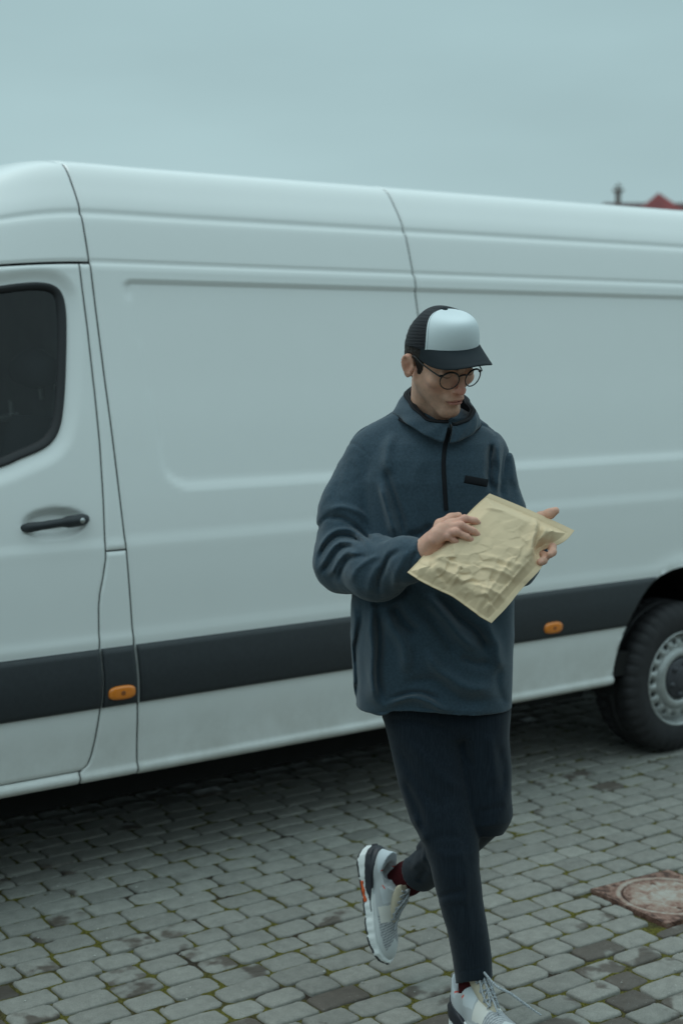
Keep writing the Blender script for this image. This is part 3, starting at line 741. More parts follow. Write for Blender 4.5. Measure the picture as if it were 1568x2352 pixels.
# ------------------------------------------------------------------ far roofs behind the van
def houses():
    red = mat('red_roof_tile', (.20, .035, .035), rough=.75, noise=(1.5, .25, 5))
    wall = mat('rendered_wall', (.45, .42, .36), rough=.9, noise=(1, .08))
    dark = mat('dark_roof_edge', (.08, .035, .035), rough=.8)
    brick = mat('chimney_brick', (.16, .12, .10), rough=.9, noise=(6, .2))
    def at(px, py, D):                                    # a far point at horizontal distance D
        r = FW * F_PX + RT * (px - 784) - UP * (py - 1176); return CAM + r * (D / (r @ FH))
    D = 46
    # house with a pyramid roof
    ap = at(1528, 453, D); b0 = at(1456, 500, D); w = abs((b0 - ap) @ RT) * 2.3
    c = np.array([ap[0], ap[1]]) + FH[:2] * w * .5
    zt, ze = ap[2], b0[2] - .35
    t = empty('house', (c[0], c[1], 0)); tag(t, 'far house with a pointed red pyramid roof showing above the van', 'house')
    h = w * .62; cs = [c + (-h) * RT[:2] - h * FH[:2], c + h * RT[:2] - h * FH[:2], c + h * RT[:2] + h * FH[:2], c - h * RT[:2] + h * FH[:2]]
    k = h * .9
    V = [(*p, ze) for p in cs] + [(c[0], c[1], zt + .25)]
    build('roof', V, [(0, 1, 4), (1, 2, 4), (2, 3, 4), (3, 0, 4), (3, 2, 1, 0)], red, t, smooth=False)
    g = [(c + (p - c) * .93) for p in cs]
    build('wall', [(*p, 0) for p in g] + [(*p, ze - .003) for p in g], [(0, 1, 5, 4), (1, 2, 6, 5), (2, 3, 7, 6), (3, 0, 4, 7)], wall, t, smooth=False)
    # long house with a ridge and chimney
    D2 = 52; r0, r1 = at(1383, 466, D2), at(1600, 474, D2)
    rid0, rid1 = r0[:2], r1[:2]; zr = r0[2]; wd = 3.5; e = FH[:2] * wd
    t = empty('house', (*(rid0 + rid1) / 2, 0)); tag(t, 'far house with a long low dark red roof ridge and a slim chimney', 'house')
    V = [(*(rid0 - e), zr - 2.2), (*(rid1 - e), zr - 2.2), (*(rid1 + e), zr - 2.2), (*(rid0 + e), zr - 2.2), (*rid0, zr), (*rid1, zr)]
    build('roof', V, [(0, 1, 5, 4), (2, 3, 4, 5), (3, 0, 4), (1, 2, 5)], dark, t, smooth=False)
    q = .92
    g = [(rid0 - e * q), (rid1 - e * q), (rid1 + e * q), (rid0 + e * q)]
    build('wall', [(*p, 0) for p in g] + [(*p, zr - 2.21) for p in g], [(0, 1, 5, 4), (1, 2, 6, 5), (2, 3, 7, 6), (3, 0, 4, 7)], wall, t, smooth=False)
    p = at(1418, 466, D2)[:2]; z1, z2 = at(1418, 438, D2)[2], at(1418, 420, D2)[2]
    mb = MB(); mb.box((p[0], p[1], (zr - .6 + z1) / 2), (.13, .13, z1 - zr + .6)); mb.box((p[0], p[1], z1), (.26, .26, .10)); mb.tube([(p[0], p[1], z1), (p[0], p[1], z2)], .025, 6); mb.box((p[0], p[1], z2 - .12), (.18, .18, .04))
    mb.build('chimney', brick, t, smooth=False)

def yard_building():
    """unseen building added behind the photographer to darken cab glass and ground under van"""
    wall = mat('yard_building_render', (.12, .115, .105), rough=.9, noise=(1.2, .15)); fr = mat('yard_window_frame', (.8, .8, .78), rough=.6)
    gl = mat('yard_window_pane', (.02, .022, .025), rough=.1); rf = mat('yard_roof', (.10, .05, .045), rough=.8, noise=(2, .2))
    y0 = -17.0; X0, X1, H = -30, 26, 6.2
    t = empty('building', ((X0 + X1) / 2, y0 - 4, 0)); tag(t, 'unseen long dim two storey building added across the yard, darkening the cab window and the ground under the van', 'building')
    mb = MB(); mb.box(((X0 + X1) / 2, y0 - 4, H / 2), (X1 - X0, 8, H)); mb.build('wall', wall, t, smooth=False)
    build('roof', [(X0 - .4, y0 + .4, H - .05), (X1 + .4, y0 + .4, H - .05), (X1 + .4, y0 - 8.4, H - .05), (X0 - .4, y0 - 8.4, H - .05), (X0 + 3, y0 - 4, H + 2.4), (X1 - 3, y0 - 4, H + 2.4)], [(0, 1, 5, 4), (2, 3, 4, 5), (3, 0, 4), (1, 2, 5), (3, 2, 1, 0)], rf, t, smooth=False)
    for zc in (1.7, 4.5):
        for i in range(14):
            x = X0 + 3 + i * 3.85
            mb = MB()
            for dx, dz, w, h in ((-.6, 0, .1, 1.6), (.6, 0, .1, 1.6), (0, -.75, 1.1, .1), (0, .75, 1.1, .1), (0, 0, .06, 1.4)): mb.box((x + dx, y0 + .03, zc + dz), (w, .08, h))
            w_ = mb.build('window', fr, t, smooth=False)
            mb = MB(); mb.box((x, y0 + .012, zc), (1.1, .03, 1.4)); mb.build('pane', gl, w_, smooth=False)
houses(); yard_building()

# ------------------------------------------------------------------ implicit surfaces for the figure
D0 = 3.80                                             # horizontal distance camera -> torso
ORG = CAM + FH * D0; ORG[2] = 0
def l2w(P):
    P = np.asarray(P, float); return ORG + P[..., :1] * RT + P[..., 1:2] * FH + P[..., 2:3] * np.array([0, 0, 1.0])
def at(px, py, d):
    """figure-space point (right, away, up) for a picture point, d metres nearer than the torso plane"""
    r = FW * F_PX + RT * (px - 784) - UP * (py - 1176); t = (D0 - d) / (r @ FH); q = r * t
    return np.array([q @ RT, q @ FH - D0, q[2] + HCAM])
def pix(P):
    w = RT * P[..., :1] + FH * (P[..., 1:2] + D0) + np.array([0, 0, 1.0]) * (P[..., 2:3] - HCAM); z = w @ FW
    return 784 + F_PX * (w @ RT) / z, 1176 - F_PX * (w @ UP) / z

def cone(a, b, ra, rb):
    a, b = np.asarray(a, float), np.asarray(b, float); e = b - a; L2 = e @ e + 1e-12
    lo = np.minimum(a - ra, b - rb) ; hi = np.maximum(a + ra, b + rb); lo = np.minimum(lo, np.minimum(a, b) - max(ra, rb)); hi = np.maximum(hi, np.maximum(a, b) + max(ra, rb))
    def f(P):
        t = np.clip(((P - a) @ e) / L2, 0, 1)
        return np.linalg.norm(P - a - t[:, None] * e, axis=1) - (ra + (rb - ra) * t)
    return f, lo, hi
def ball(c, r): return cone(c, c, r, r)
def ellip(c, r, R=None):
    c, r = np.asarray(c, float), np.asarray(r, float); m = r.max()
    def f(P):
        q = P - c
        if R is not None: q = q @ R
        k0 = np.linalg.norm(q / r, axis=1); k1 = np.linalg.norm(q / (r * r), axis=1)
        return k0 * (k0 - 1) / (k1 + 1e-9)
    return f, c - m, c + m
def chain(P, r):
    return [cone(P[i], P[i + 1], r[i], r[i + 1]) for i in range(len(P) - 1)]
def rows(tab, px=True, n=2.6, lo=None, hi=None):
    """loft: table of (height, x_left, x_right, y_front, y_back) in figure space"""
    T = np.array(sorted(tab)); Z = T[:, 0]
    def f(P):
        z = P[:, 2]
        xl, xr, yf, yb = [np.interp(z, Z, T[:, i]) for i in (1, 2, 3, 4)]
        cx, a, cy, b = (xl + xr) / 2, (xr - xl) / 2, (yf + yb) / 2, (yb - yf) / 2
        u, v = np.abs(P[:, 0] - cx) / a, np.abs(P[:, 1] - cy) / b
        k = (u ** n + v ** n) ** (1 / n)
        s = a * b / np.sqrt((b * u) ** 2 + (a * v) ** 2 + 1e-9) * k
        d = (k - 1) * s / (k + 1e-6)
        return np.maximum(d, np.maximum(Z[0] - z, z - Z[-1]))
    return f, np.array([T[:, 1].min(), min(T[:, 3].min(), T[:, 4].min()), Z[0]]), np.array([T[:, 2].max(), T[:, 4].max(), Z[-1]])
def smin(a, b, k):
    h = np.clip(.5 + .5 * (b - a) / k, 0, 1); return b + (a - b) * h - k * h * (1 - h)
def union(prims, k=.02):
    """smooth union; prims = (f, lo, hi) or (f, lo, hi, k)"""
    def F(P):
        D = np.full(len(P), .5)
        for p in prims:
            kk = p[3] if len(p) > 3 else k; pad = kk + .03
            m_ = ((P > p[1] - pad) & (P < p[2] + pad)).all(1)
            if m_.any():
                D[m_] = smin(D[m_], p[0](P[m_]), kk)
        return D
    F.lo = np.min([p[1] for p in prims], 0); F.hi = np.max([p[2] for p in prims], 0)
    return F
def carve(D, d, k):  # smooth subtraction of d from D
    return -smin(-D, d, k)
def surface(F, lo, hi, h, project=2, block=8):
    """surface nets over the blocks that the surface passes through"""
    lo = np.asarray(lo, float) - 3 * h; hi = np.asarray(hi, float) + 3 * h
    nb = np.ceil((hi - lo) / (h * block)).astype(int)
    I = np.stack(np.meshgrid(*[np.arange(n) for n in nb], indexing='ij'), -1).reshape(-1, 3)
    cen = lo + (I + .5) * h * block
    d = F(cen); I = I[np.abs(d) < h * block * 1.15 + .012]
    loc = np.stack(np.meshgrid(*[np.arange(block)] * 3, indexing='ij'), -1).reshape(-1, 3)
    C = (I[:, None] * block + loc[None]).reshape(-1, 3).astype(np.int64)
    dim = nb * block + 2
    key = lambda c: (c[..., 0] * dim[1] + c[..., 1]) * dim[2] + c[..., 2]
    off = np.array([[i, j, k] for i in (0, 1) for j in (0, 1) for k in (0, 1)])
    nk = key(C[:, None] + off[None])
    uk, inv = np.unique(nk, return_inverse=True); inv = inv.reshape(nk.shape)
    node = np.stack([uk // (dim[1] * dim[2]), (uk // dim[2]) % dim[1], uk % dim[2]], -1)
    val = F(lo + node * h)
    cv = val[inv]; act = (cv.min(1) < 0) & (cv.max(1) >= 0)
    C, cv, inv = C[act], cv[act], inv[act]
    S = np.zeros((len(C), 3)); W = np.zeros(len(C))
    for a in range(8):
        for b in range(a + 1, 8):
            if np.abs(off[a] - off[b]).sum() != 1: continue
            m_ = (cv[:, a] < 0) != (cv[:, b] < 0); t = cv[m_, a] / (cv[m_, a] - cv[m_, b])
            S[m_] += off[a] + (off[b] - off[a]) * t[:, None]; W[m_] += 1
    V = lo + (C + S / W[:, None]) * h
    ck = key(C); od = np.argsort(ck); cks = ck[od]
    def look(c):
        q = key(c); i = np.clip(np.searchsorted(cks, q), 0, len(cks) - 1); return np.where(cks[i] == q, od[i], -1)
    Q = []
    for ax in range(3):
        b_ = {0: 4, 1: 2, 2: 1}[ax]
        m_ = (cv[:, 0] < 0) != (cv[:, b_] < 0); c = C[m_]; o1, o2 = [np.eye(3, dtype=np.int64)[(ax + i) % 3] for i in (1, 2)]
        q = np.stack([np.nonzero(m_)[0], look(c - o1), look(c - o1 - o2), look(c - o2)], -1)
        ok = (q >= 0).all(1); q = q[ok]; neg = cv[m_, 0][ok] < 0
        q[~neg] = q[~neg][:, ::-1]; Q.append(q)
    Q = np.concatenate(Q)
    for _ in range(project):
        e = h * .5; g = np.stack([F(V + e * np.eye(3)[i]) - F(V - e * np.eye(3)[i]) for i in range(3)], -1) / (2 * e)
        dd = F(V); st = dd[:, None] * g / ((g * g).sum(1)[:, None] + 1e-6); nn = np.linalg.norm(st, axis=1)[:, None]
        V = V - st * np.minimum(1, h * .7 / (nn + 1e-9))
    return V, Q
def hit(F, px, py, d0=.45, d1=-.3, n=60):
    """first point of a surface met along the sight line through a picture point"""
    return hits(F, np.array([[px, py]], float))[0]
def hits(F, XY):
    Lo = np.array([at(x, y, -.3) for x, y in XY]); Hi = np.array([at(x, y, .45) for x, y in XY]); t = np.linspace(1, 0, 60)
    P = Lo[:, None] + (Hi - Lo)[:, None] * t[None, :, None]; v = F(P.reshape(-1, 3)).reshape(len(XY), -1) < 0
    i = np.argmax(v, 1); a, b = t[np.maximum(i - 1, 0)], t[i]
    for _ in range(9):
        c = (a + b) / 2; m_ = F(Lo + (Hi - Lo) * c[:, None]) < 0; b = np.where(m_, c, b); a = np.where(m_, a, c)
    return Lo + (Hi - Lo) * b[:, None]
def grad(F, P, e=.003):
    g = np.stack([F(P + e * np.eye(3)[i]) - F(P - e * np.eye(3)[i]) for i in range(3)], -1); return g / (np.linalg.norm(g, axis=1)[:, None] + 1e-9)
_stroke_cache = {}
def strokes(P, S, front=None):
    """cloth folds: each stroke = (picture polyline, height in mm (+ ridge, - groove), half width in px)"""
    x, y = pix(P); out = np.zeros(len(P))
    x = x + 5 * vnoise(P, 14, 31) + 2 * vnoise(P, 34, 33); y = y + 5 * vnoise(P, 14, 32) + 2 * vnoise(P, 34, 34)
    for pts, amp, w in S:
        ck = id(pts)
        if ck not in _stroke_cache: _stroke_cache[ck] = spline(pts, 5)
        q = _stroke_cache[ck]; L = np.concatenate([[0], np.cumsum(np.hypot(*np.diff(q, axis=0).T))])
        x0, x1, y0, y1 = q[:, 0].min() - 3 * w, q[:, 0].max() + 3 * w, q[:, 1].min() - 3 * w, q[:, 1].max() + 3 * w
        m_ = (x > x0) & (x < x1) & (y > y0) & (y < y1)
        if front is not None: m_ &= P[:, 1] < front
        if not m_.any(): continue
        X, Y = x[m_], y[m_]; best = np.full(len(X), 1e9); tt = np.zeros(len(X))
        for i in range(len(q) - 1):
            a, e = q[i], q[i + 1] - q[i]; L2 = e @ e + 1e-9
            t = np.clip(((X - a[0]) * e[0] + (Y - a[1]) * e[1]) / L2, 0, 1); dd = (X - a[0] - t * e[0]) ** 2 + (Y - a[1] - t * e[1]) ** 2
            c = dd < best; best[c] = dd[c]; tt[c] = (L[i] + t[c] * math.sqrt(L2)) / L[-1]
        out[m_] += amp * .0014 * np.exp(-best / (w * w)) * np.clip(np.minimum(tt, 1 - tt) * 5 + .12, 0, 1)
    return out
def fig(name, F, lo, hi, h, mt, parent, col=None, project=2):
    V, Q = surface(F, lo, hi, h, project)
    return build(name, l2w(V), Q, mt, parent, col=None if col is None else col(V))
def frame3(P, u, v, w, o):  # local -> figure space
    return o + P[..., :1] * u + P[..., 1:2] * v + P[..., 2:3] * w

# ------------------------------------------------------------------ the walking man
M['fleece'] = mat('fleece', (.043, .070, .094), rough=.95, spec=.1, noise=(170, .16, 4), bump=(420, .55, .0022), sheen=.25)
M['fleece_trim'] = mat('dark_trim', (.012, .013, .016), rough=.85, spec=.2)
M['trouser'] = mat('dark_trouser_cloth', (.018, .027, .038), rough=.95, spec=.12, bump=(300, .3, .001), sheen=.12)
for _m, _sc in ((M['trouser'], (420, 420, 7)),):            # faint lengthwise ribs of the weave
    _nt = _m.node_tree; _b = _nt.nodes['Principled BSDF']; _t = _nt.nodes.new('ShaderNodeTexCoord'); _p = _nt.nodes.new('ShaderNodeMapping'); _p.inputs['Scale'].default_value = _sc; _n = _nt.nodes.new('ShaderNodeTexNoise'); _n.inputs['Scale'].default_value = 1; _n.inputs['Detail'].default_value = 2
    _r = _nt.nodes.new('ShaderNodeValToRGB'); _r.color_ramp.elements[0].position = .35; _r.color_ramp.elements[0].color = (.010, .015, .022, 1); _r.color_ramp.elements[1].position = .7; _r.color_ramp.elements[1].color = (.018, .026, .036, 1)
    _nt.links.new(_t.outputs['Object'], _p.inputs[0]); _nt.links.new(_p.outputs[0], _n.inputs['Vector']); _nt.links.new(_n.outputs[0], _r.inputs[0]); _nt.links.new(_r.outputs[0], _b.inputs['Base Color'])
M['sock'] = mat('maroon_sock', (.055, .010, .012), rough=.95, spec=.1, noise=(300, .3), bump=(350, .5, .001))
M['skin'] = mat('skin', (.4, .25, .2), rough=.55, spec=.35, noise=(70, .10, 6), attr=True, sss=.12, bump=(300, .12, .0006))
M['hair'] = mat('dark_brown_hair', (.022, .014, .011), rough=.6, spec=.35, noise=(350, .5), bump=(500, .8, .002))
M['cap_foam'] = mat('white_cap_foam', (.70, .76, .78), rough=.85, spec=.2, bump=(500, .15, .0006))
M['cap_dark'] = mat('dark_cap_cloth', (.016, .022, .027), rough=.8, spec=.25, bump=(600, .3, .0006))
M['acetate'] = mat('dark_acetate', (.008, .008, .009), rough=.28)
M['kraft'] = mat('kraft_paper', (.74, .565, .37), rough=.72, spec=.25, noise=(14, .045, 6), bump=(160, .22, .0008))

man = empty('person', (ORG + RT * .28 - FH * .05) * [1, 1, 0])
tag(man, 'man in white fronted cap, round glasses and blue fleece walking past the van', 'person')

# ---- head frame
SC = 1.0
def rot(yw, pt, rl):
    a, b, c = [math.radians(v) for v in (yw, pt, rl)]
    Rz = np.array([[math.cos(a), -math.sin(a), 0], [math.sin(a), math.cos(a), 0], [0, 0, 1]])
    Rx = np.array([[1, 0, 0], [0, math.cos(b), -math.sin(b)], [0, math.sin(b), math.cos(b)]])
    Ry = np.array([[math.cos(c), 0, math.sin(c)], [0, 1, 0], [-math.sin(c), 0, math.cos(c)]])
    return Rz @ Rx @ Ry
HR = rot(31, 27, -7); HO = np.array([.247, -.120, 1.776])
def h2f(P): return HO + SC * (np.asarray(P, float) @ HR.T)
def f2h(P): return ((P - HO) @ HR) / SC

def head_local(P):
    """head in its own frame: face towards -y, metres"""
    s = np.abs(P[:, 0]); Q = P.copy(); Q[:, 0] = s             # mirrored half
    D = ellip((0, .016, .030), (.0740, .091, .078))[0](P)
    D = smin(D, ellip((0, -.022, -.032), (.057, .062, .078))[0](P), .03)
    D = smin(D, cone((.045, .004, -.058), (.013, -.068, -.108), .016, .017)[0](Q), .028)
    D = smin(D, ellip((0, -.0745, -.107), (.019, .016, .016))[0](P), .018)
    D = smin(D, ellip((.044, -.054, -.028), (.020, .020, .016))[0](Q), .022)
    D = smin(D, cone((.008, -.0835, .020), (.040, -.070, .024), .010, .008)[0](Q), .016)
    D = carve(D, ellip((.031, -.1010, .000), (.0190, .0185, .0125))[0](Q), .012)
    D = smin(D, cone((0, -.086, .010), (0, -.104, -.030), .0065, .0080)[0](P), .012)
    D = smin(D, ellip((0, -.1065, -.036), (.0105, .0105, .0095))[0](P), .008)
    D = smin(D, ellip((.0120, -.0960, -.0385), (.0075, .0095, .0075))[0](Q), .006)
    D = carve(D, ellip((.0062, -.1020, -.0475), (.0038, .0055, .0035))[0](Q), .003)
    D = smin(D, ellip((0, -.0820, -.066), (.027, .016, .017))[0](P), .016)
    D = smin(D, ellip((0, -.0935, -.0655), (.0205, .0070, .0048))[0](P), .006)
    D = smin(D, ellip((0, -.0930, -.0760), (.0175, .0080, .0055))[0](P), .006)
    yy = -.0985 + 9.0 * s ** 2
    D = carve(D, np.hypot(P[:, 1] - yy, (P[:, 2] + .0703 + .10 * s) * 2.0) * .8 + np.maximum(0, s - .024) - .0026, .003)
    D = carve(D, ellip((0, -.100, -.0865), (.018, .008, .0045))[0](P), .007)
    # lids over the eyeballs, looking down
    D = smin(D, ellip((.0315, -.0740, -.001), (.0155, .0140, .0120))[0](Q), .004)
    lid = np.hypot((Q[:, 2] + .0052 - 12 * (Q[:, 0] - .0315) ** 2) * 1.6, Q[:, 1] + .086) - .0022 + np.maximum(0, np.abs(Q[:, 0] - .0315) - .012)
    D = carve(D, lid, .002)
    return D
def ear_local(P):
    s = np.abs(P[:, 0]); Q = P.copy(); Q[:, 0] = s
    a, c = math.radians(-32), math.radians(-12)
    Rz = np.array([[math.cos(a), -math.sin(a), 0], [math.sin(a), math.cos(a), 0], [0, 0, 1]])
    Rx = np.array([[1, 0, 0], [0, math.cos(c), -math.sin(c)], [0, math.sin(c), math.cos(c)]])
    R = Rz @ Rx
    q = (Q - np.array([.0800, .020, -.021])) @ R
    zz = q[:, 2]; w = np.interp(zz, [-.028, -.014, .004, .028], [.0095, .0110, .0145, .0165])
    k = (np.abs(q[:, 1] / w) ** 2.3 + np.abs(zz / .0258) ** 2.3) ** (1 / 2.3)
    D = np.maximum((k - 1) * .014, np.abs(q[:, 0]) - .0045)
    D = D - .0022
    rimk = np.abs(k - .86) * .014
    D = smin(D, np.hypot(rimk, q[:, 0] - .0050) - .0026 + .002 * (zz < -.020), .003)
    inner = ellip((.0075, -.002, -.003), (.0062, .0088, .0130))[0](q)
    D = carve(D, inner, .003)
    D = carve(D, ellip((.0080, .004, .0145), (.0045, .0050, .0085))[0](q), .003)
    D = smin(D, cone((.0775, .003, -.018), (.079, .003, -.026), .005, .005)[0](Q), .005)
    return D

# ---- arms and hands (picture positions, depth towards the camera)
RS, RE, RW = at(848, 1064, .00), at(795, 1290, .06), at(978, 1264, .315)
LS, LE, LW = at(1112, 1072, .00), at(1128, 1292, .05), at(1218, 1272, .225)
EC = [at(1125, 1130, .235), at(1320, 1215, .275), at(1132, 1427, .415), at(935, 1310, .375)]     # envelope corners: top, right, bottom, left
EN = np.cross(EC[1] - EC[3], EC[2] - EC[0]); EN /= np.linalg.norm(EN)
if EN[1] > 0: EN = -EN
ECEN = sum(EC) / 4
def onp(px, py, off):
    """point above (+) or behind (-) the mailer's plane"""
    a = at(px, py, 0.0); b = at(px, py, .5); e = b - a; t = ((ECEN + EN * off - a) @ EN) / (e @ EN); return a + e * t
S1 = .0102
fingersR = [
    [(1034, 1207, .020), (1066, 1192, .032), (1089, 1196, .026), (1100, 1205, .0145)],
    [(1016, 1216, .026), (1057, 1207, .038), (1085, 1219, .030), (1100, 1232, .0150)],
    [(1003, 1227, .026), (1046, 1222, .038), (1071, 1233, .029), (1087, 1245, .0150)],
    [(994, 1240, .022), (1025, 1232, .032), (1041, 1241, .024), (1056, 1250, .0135)]]
rad = [(.0125, .0098, .0090, .0082), (.0130, .0100, .0092, .0084), (.0125, .0097, .0088, .0081), (.0115, .0088, .0080, .0073)]
hand = []
for fg, rr in zip(fingersR, rad):
    P = [onp(*q) for q in fg]; hand += [(*c, .003) for c in chain(P, [q_ * .94 for q_ in rr])]
    P0 = P[0]; hand.append((*cone(P0, RW + (P0 - RW) * .35, .0135, .018), .016))
    # knuckle swellings
    hand.append((*ball(P[1] + EN * .0012, rr[1] * 1.03), .004))
K = [onp(*fg[0]) for fg in fingersR]
for i in range(3): hand.append((*cone(K[i], K[i + 1], .0125, .012), .008))
hand.append((*cone(RW + (K[1] - RW) * .2, RW + (K[1] - RW) * .75, .022, .018), .015))
hand.append((*cone(RW, RW + (K[2] - RW) * .4, .026, .020), .015))
tb = [RW + (K[0] - RW) * .3 + np.array([.0, -.0, .0]), onp(1010, 1205, -.010), onp(1035, 1190, -.016), onp(1052, 1185, -.014)]
hand += [(*c, .008) for c in chain(tb, (.018, .013, .011, .0095))]
# left hand: palm behind the mailer, thumb above its edge, finger ends curling round
LP = onp(1212, 1232, -.040)
hand.append((*cone(LW, LP, .026, .026), .02)); hand.append((*cone(onp(1205, 1205, -.032), onp(1218, 1250, -.036), .020, .020), .02))
hand += [(*c, .008) for c in chain([onp(1216, 1212, -.030), onp(1240, 1188, -.020), onp(1262, 1180, -.004), onp(1275, 1173, .006)], (.017, .0125, .0118, .0092))]
for P, rr in (([onp(1215, 1242, -.034), onp(1246, 1246, -.028), onp(1267, 1256, -.014), onp(1268, 1268, -.001), onp(1262, 1274, .004)], (.0125, .0108, .0102, .0096, .0085)),
              ([onp(1205, 1255, -.036), onp(1235, 1268, -.032), onp(1252, 1278, -.016), onp(1247, 1288, -.004), onp(1240, 1291, .0)], (.0125, .0106, .0100, .0092, .0085)),
              ([onp(1195, 1262, -.040), onp(1218, 1284, -.036), onp(1231, 1293, -.026), onp(1226, 1301, -.018)], (.012, .0098, .009, .008)),
              ([onp(1218, 1222, -.034), onp(1244, 1222, -.034), onp(1255, 1232, -.032), onp(1248, 1242, -.030)], (.0125, .0105, .0098, .0088))):
    hand += [(*c, .004) for c in chain(P, rr)]

# ---- body: head, neck, trunk, arms, hands and legs as one skin
NB, NT = at(992, 985, -.035), h2f((0, .022, -.055))
RH, RK, RA = at(975, 1640, .0), at(1030, 1940, .09), at(1084, 2280, .100)
LH, LK = at(1100, 1640, .0), at(1118, 1868, .045)
LCU = at(964, 2003, -.262)
LA = at(905, 2030, -.315)
FLOOR = 0.0
body = [(*cone(NB, NT, .060, .053), .02), (*cone(at(990, 1100, -.01), at(990, 1350, .0), .12, .11), .05), (*cone(at(985, 1350, .0), at(1030, 1560, -.015), .11, .085), .03),
        (*cone(at(990, 1010, -.03), RS, .05, .045), .04), (*cone(at(990, 1010, -.03), LS, .05, .045), .04),
        *chain([RS, RE, RW], (.05, .042, .026)), *chain([LS, LE, LW], (.05, .042, .026)),
        *chain([RH, RK, RA], (.05, .034, .026)), *chain([LH, LK, LCU, LA], (.05, .036, .030, .026))]
jaw = []
bodyU = union(body, .03); handU = union(hand, .01)
_hc, _hr = h2f((0, 0, -.01)), .20
def bodyF(P):
    D = bodyU(P); H = handU(P); D = smin(D, H, .012)
    m_ = np.linalg.norm(P - _hc, axis=1) < _hr
    if m_.any():
        q = f2h(P[m_]); d = head_local(q) * SC
        throat = cone(h2f((0, -.045, -.100)), NB + np.array([.01, -.030, .02]), .026, .042)[0](P[m_])
        dd = smin(smin(D[m_], d, .022), throat, .02)
        D[m_] = smin(dd, ear_local(q) * SC, .004)
    return D
def skin_tone(V):
    n = len(V); base = np.array([.690, .390, .275]); c = np.repeat(base[None], n, 0)
    q = f2h(V); s = np.abs(q[:, 0]); inh = np.linalg.norm(V - _hc, axis=1) < _hr
    def blob(cx, cy, cz, r): return np.exp(-(((s - cx) ** 2 + (q[:, 1] - cy) ** 2 + (q[:, 2] - cz) ** 2) / r ** 2)) * inh
    def mixc(w, col): return c * (1 - w[:, None]) + np.array(col) * w[:, None]
    c = mixc(.62 * blob(0, -.110, -.036, .021), (.62, .19, .16)); c = mixc(.40 * blob(.045, -.062, -.04, .026), (.60, .27, .21))
    # stubble along jaw, lip and chin
    jawz = sstep(-q[:, 2], .045, .075) * sstep(-q[:, 1], -.03, .01) * inh
    st = np.clip(jawz * .40 * (1 + .5 * vnoise(V, 420)) * (1 - blob(0, -.095, -.0705, .02)), 0, .75); c = mixc(st, (.27, .18, .14))
    lip = inh * (np.abs(q[:, 2] + .0705 + .08 * s) < .0085 - .20 * s) * (s < .0235) * (q[:, 1] < -.080); c = mixc(.75 * lip, (.42, .15, .13))
    seam = inh * (np.hypot((q[:, 2] + .0703 + .10 * s) * 1.6, 0) < .0017) * (s < .025) * (q[:, 1] < -.075); c = mixc(.8 * seam, (.09, .03, .03))
    bz = .0185 + .10 * (s - .012) - .35 * np.maximum(s - .032, 0)
    br = inh * np.exp(-((q[:, 2] - bz) / .0050) ** 2) * sstep(s, .008, .013) * (1 - sstep(s, .042, .050)) * (q[:, 1] < -.05); c = mixc(np.clip(.95 * br, 0, 1), (.03, .02, .016))
    ey = inh * np.exp(-(((q[:, 2] + .0058 - 12 * (s - .0315) ** 2) / .0019) ** 2)) * (np.abs(s - .0315) < .0135) * (q[:, 1] < -.06); c = mixc(.85 * ey, (.03, .018, .015))
    c = mixc(.15 * inh * np.exp(-((s - .0315) / .016) ** 2 - ((q[:, 2] + .004) / .012) ** 2) * (q[:, 1] < -.06), (.36, .21, .17))
    c = mixc(.35 * inh * (s > .079), (.58, .24, .18))
    # hands a little redder at knuckles and tips
    for fg in fingersR:
        for k in (0, 1, 3):
            p = onp(*fg[k]); w = .5 * np.exp(-(((V - p) ** 2).sum(1)) / .013 ** 2) * (~inh); c = mixc(w, (.64, .28, .23))
    w = .30 * (~inh) * (V[:, 2] < 1.45); c = mixc(w.astype(float), (.62, .32, .26))
    return np.clip(c, 0, 1)
lo = np.array([-.10, -.62, .0]); hi = np.array([.62, .62, 1.98])
V, Q = surface(bodyF, lo, hi, .0036, 1)
skin = build('body', l2w(V), Q, M['skin'], man, col=skin_tone(V))
# finger nails
nail_m = mat('nail', (.55, .36, .30), rough=.3)
for fg, rr, s_ in list(zip(fingersR, rad, (1, 1, 1, 1))):
    a, b = onp(*fg[2]), onp(*fg[3]); u = (b - a) / np.linalg.norm(b - a); w = EN - u * (EN @ u); w /= np.linalg.norm(w); v = np.cross(u, w)
    c = b + u * .0030; R_ = rr[3]; g = []
    for i in np.linspace(-1, 1, 7):
        for j in np.linspace(-1, 1, 7):
            k = math.hypot(i, j); f_ = 1 if k < 1e-6 else max(abs(i), abs(j)) / k
            x_, y_ = i * f_ * .0062, j * f_ * .0052
            g.append(c + u * (x_ - .0035) + v * y_ + w * (math.sqrt(max(0, (R_ + .0004) ** 2 - y_ ** 2)) - max(0, x_ + .000) ** 2 * 40))
    build('fingernail', l2w(np.array(g)), grid_faces(7, 7), nail_m, skin)

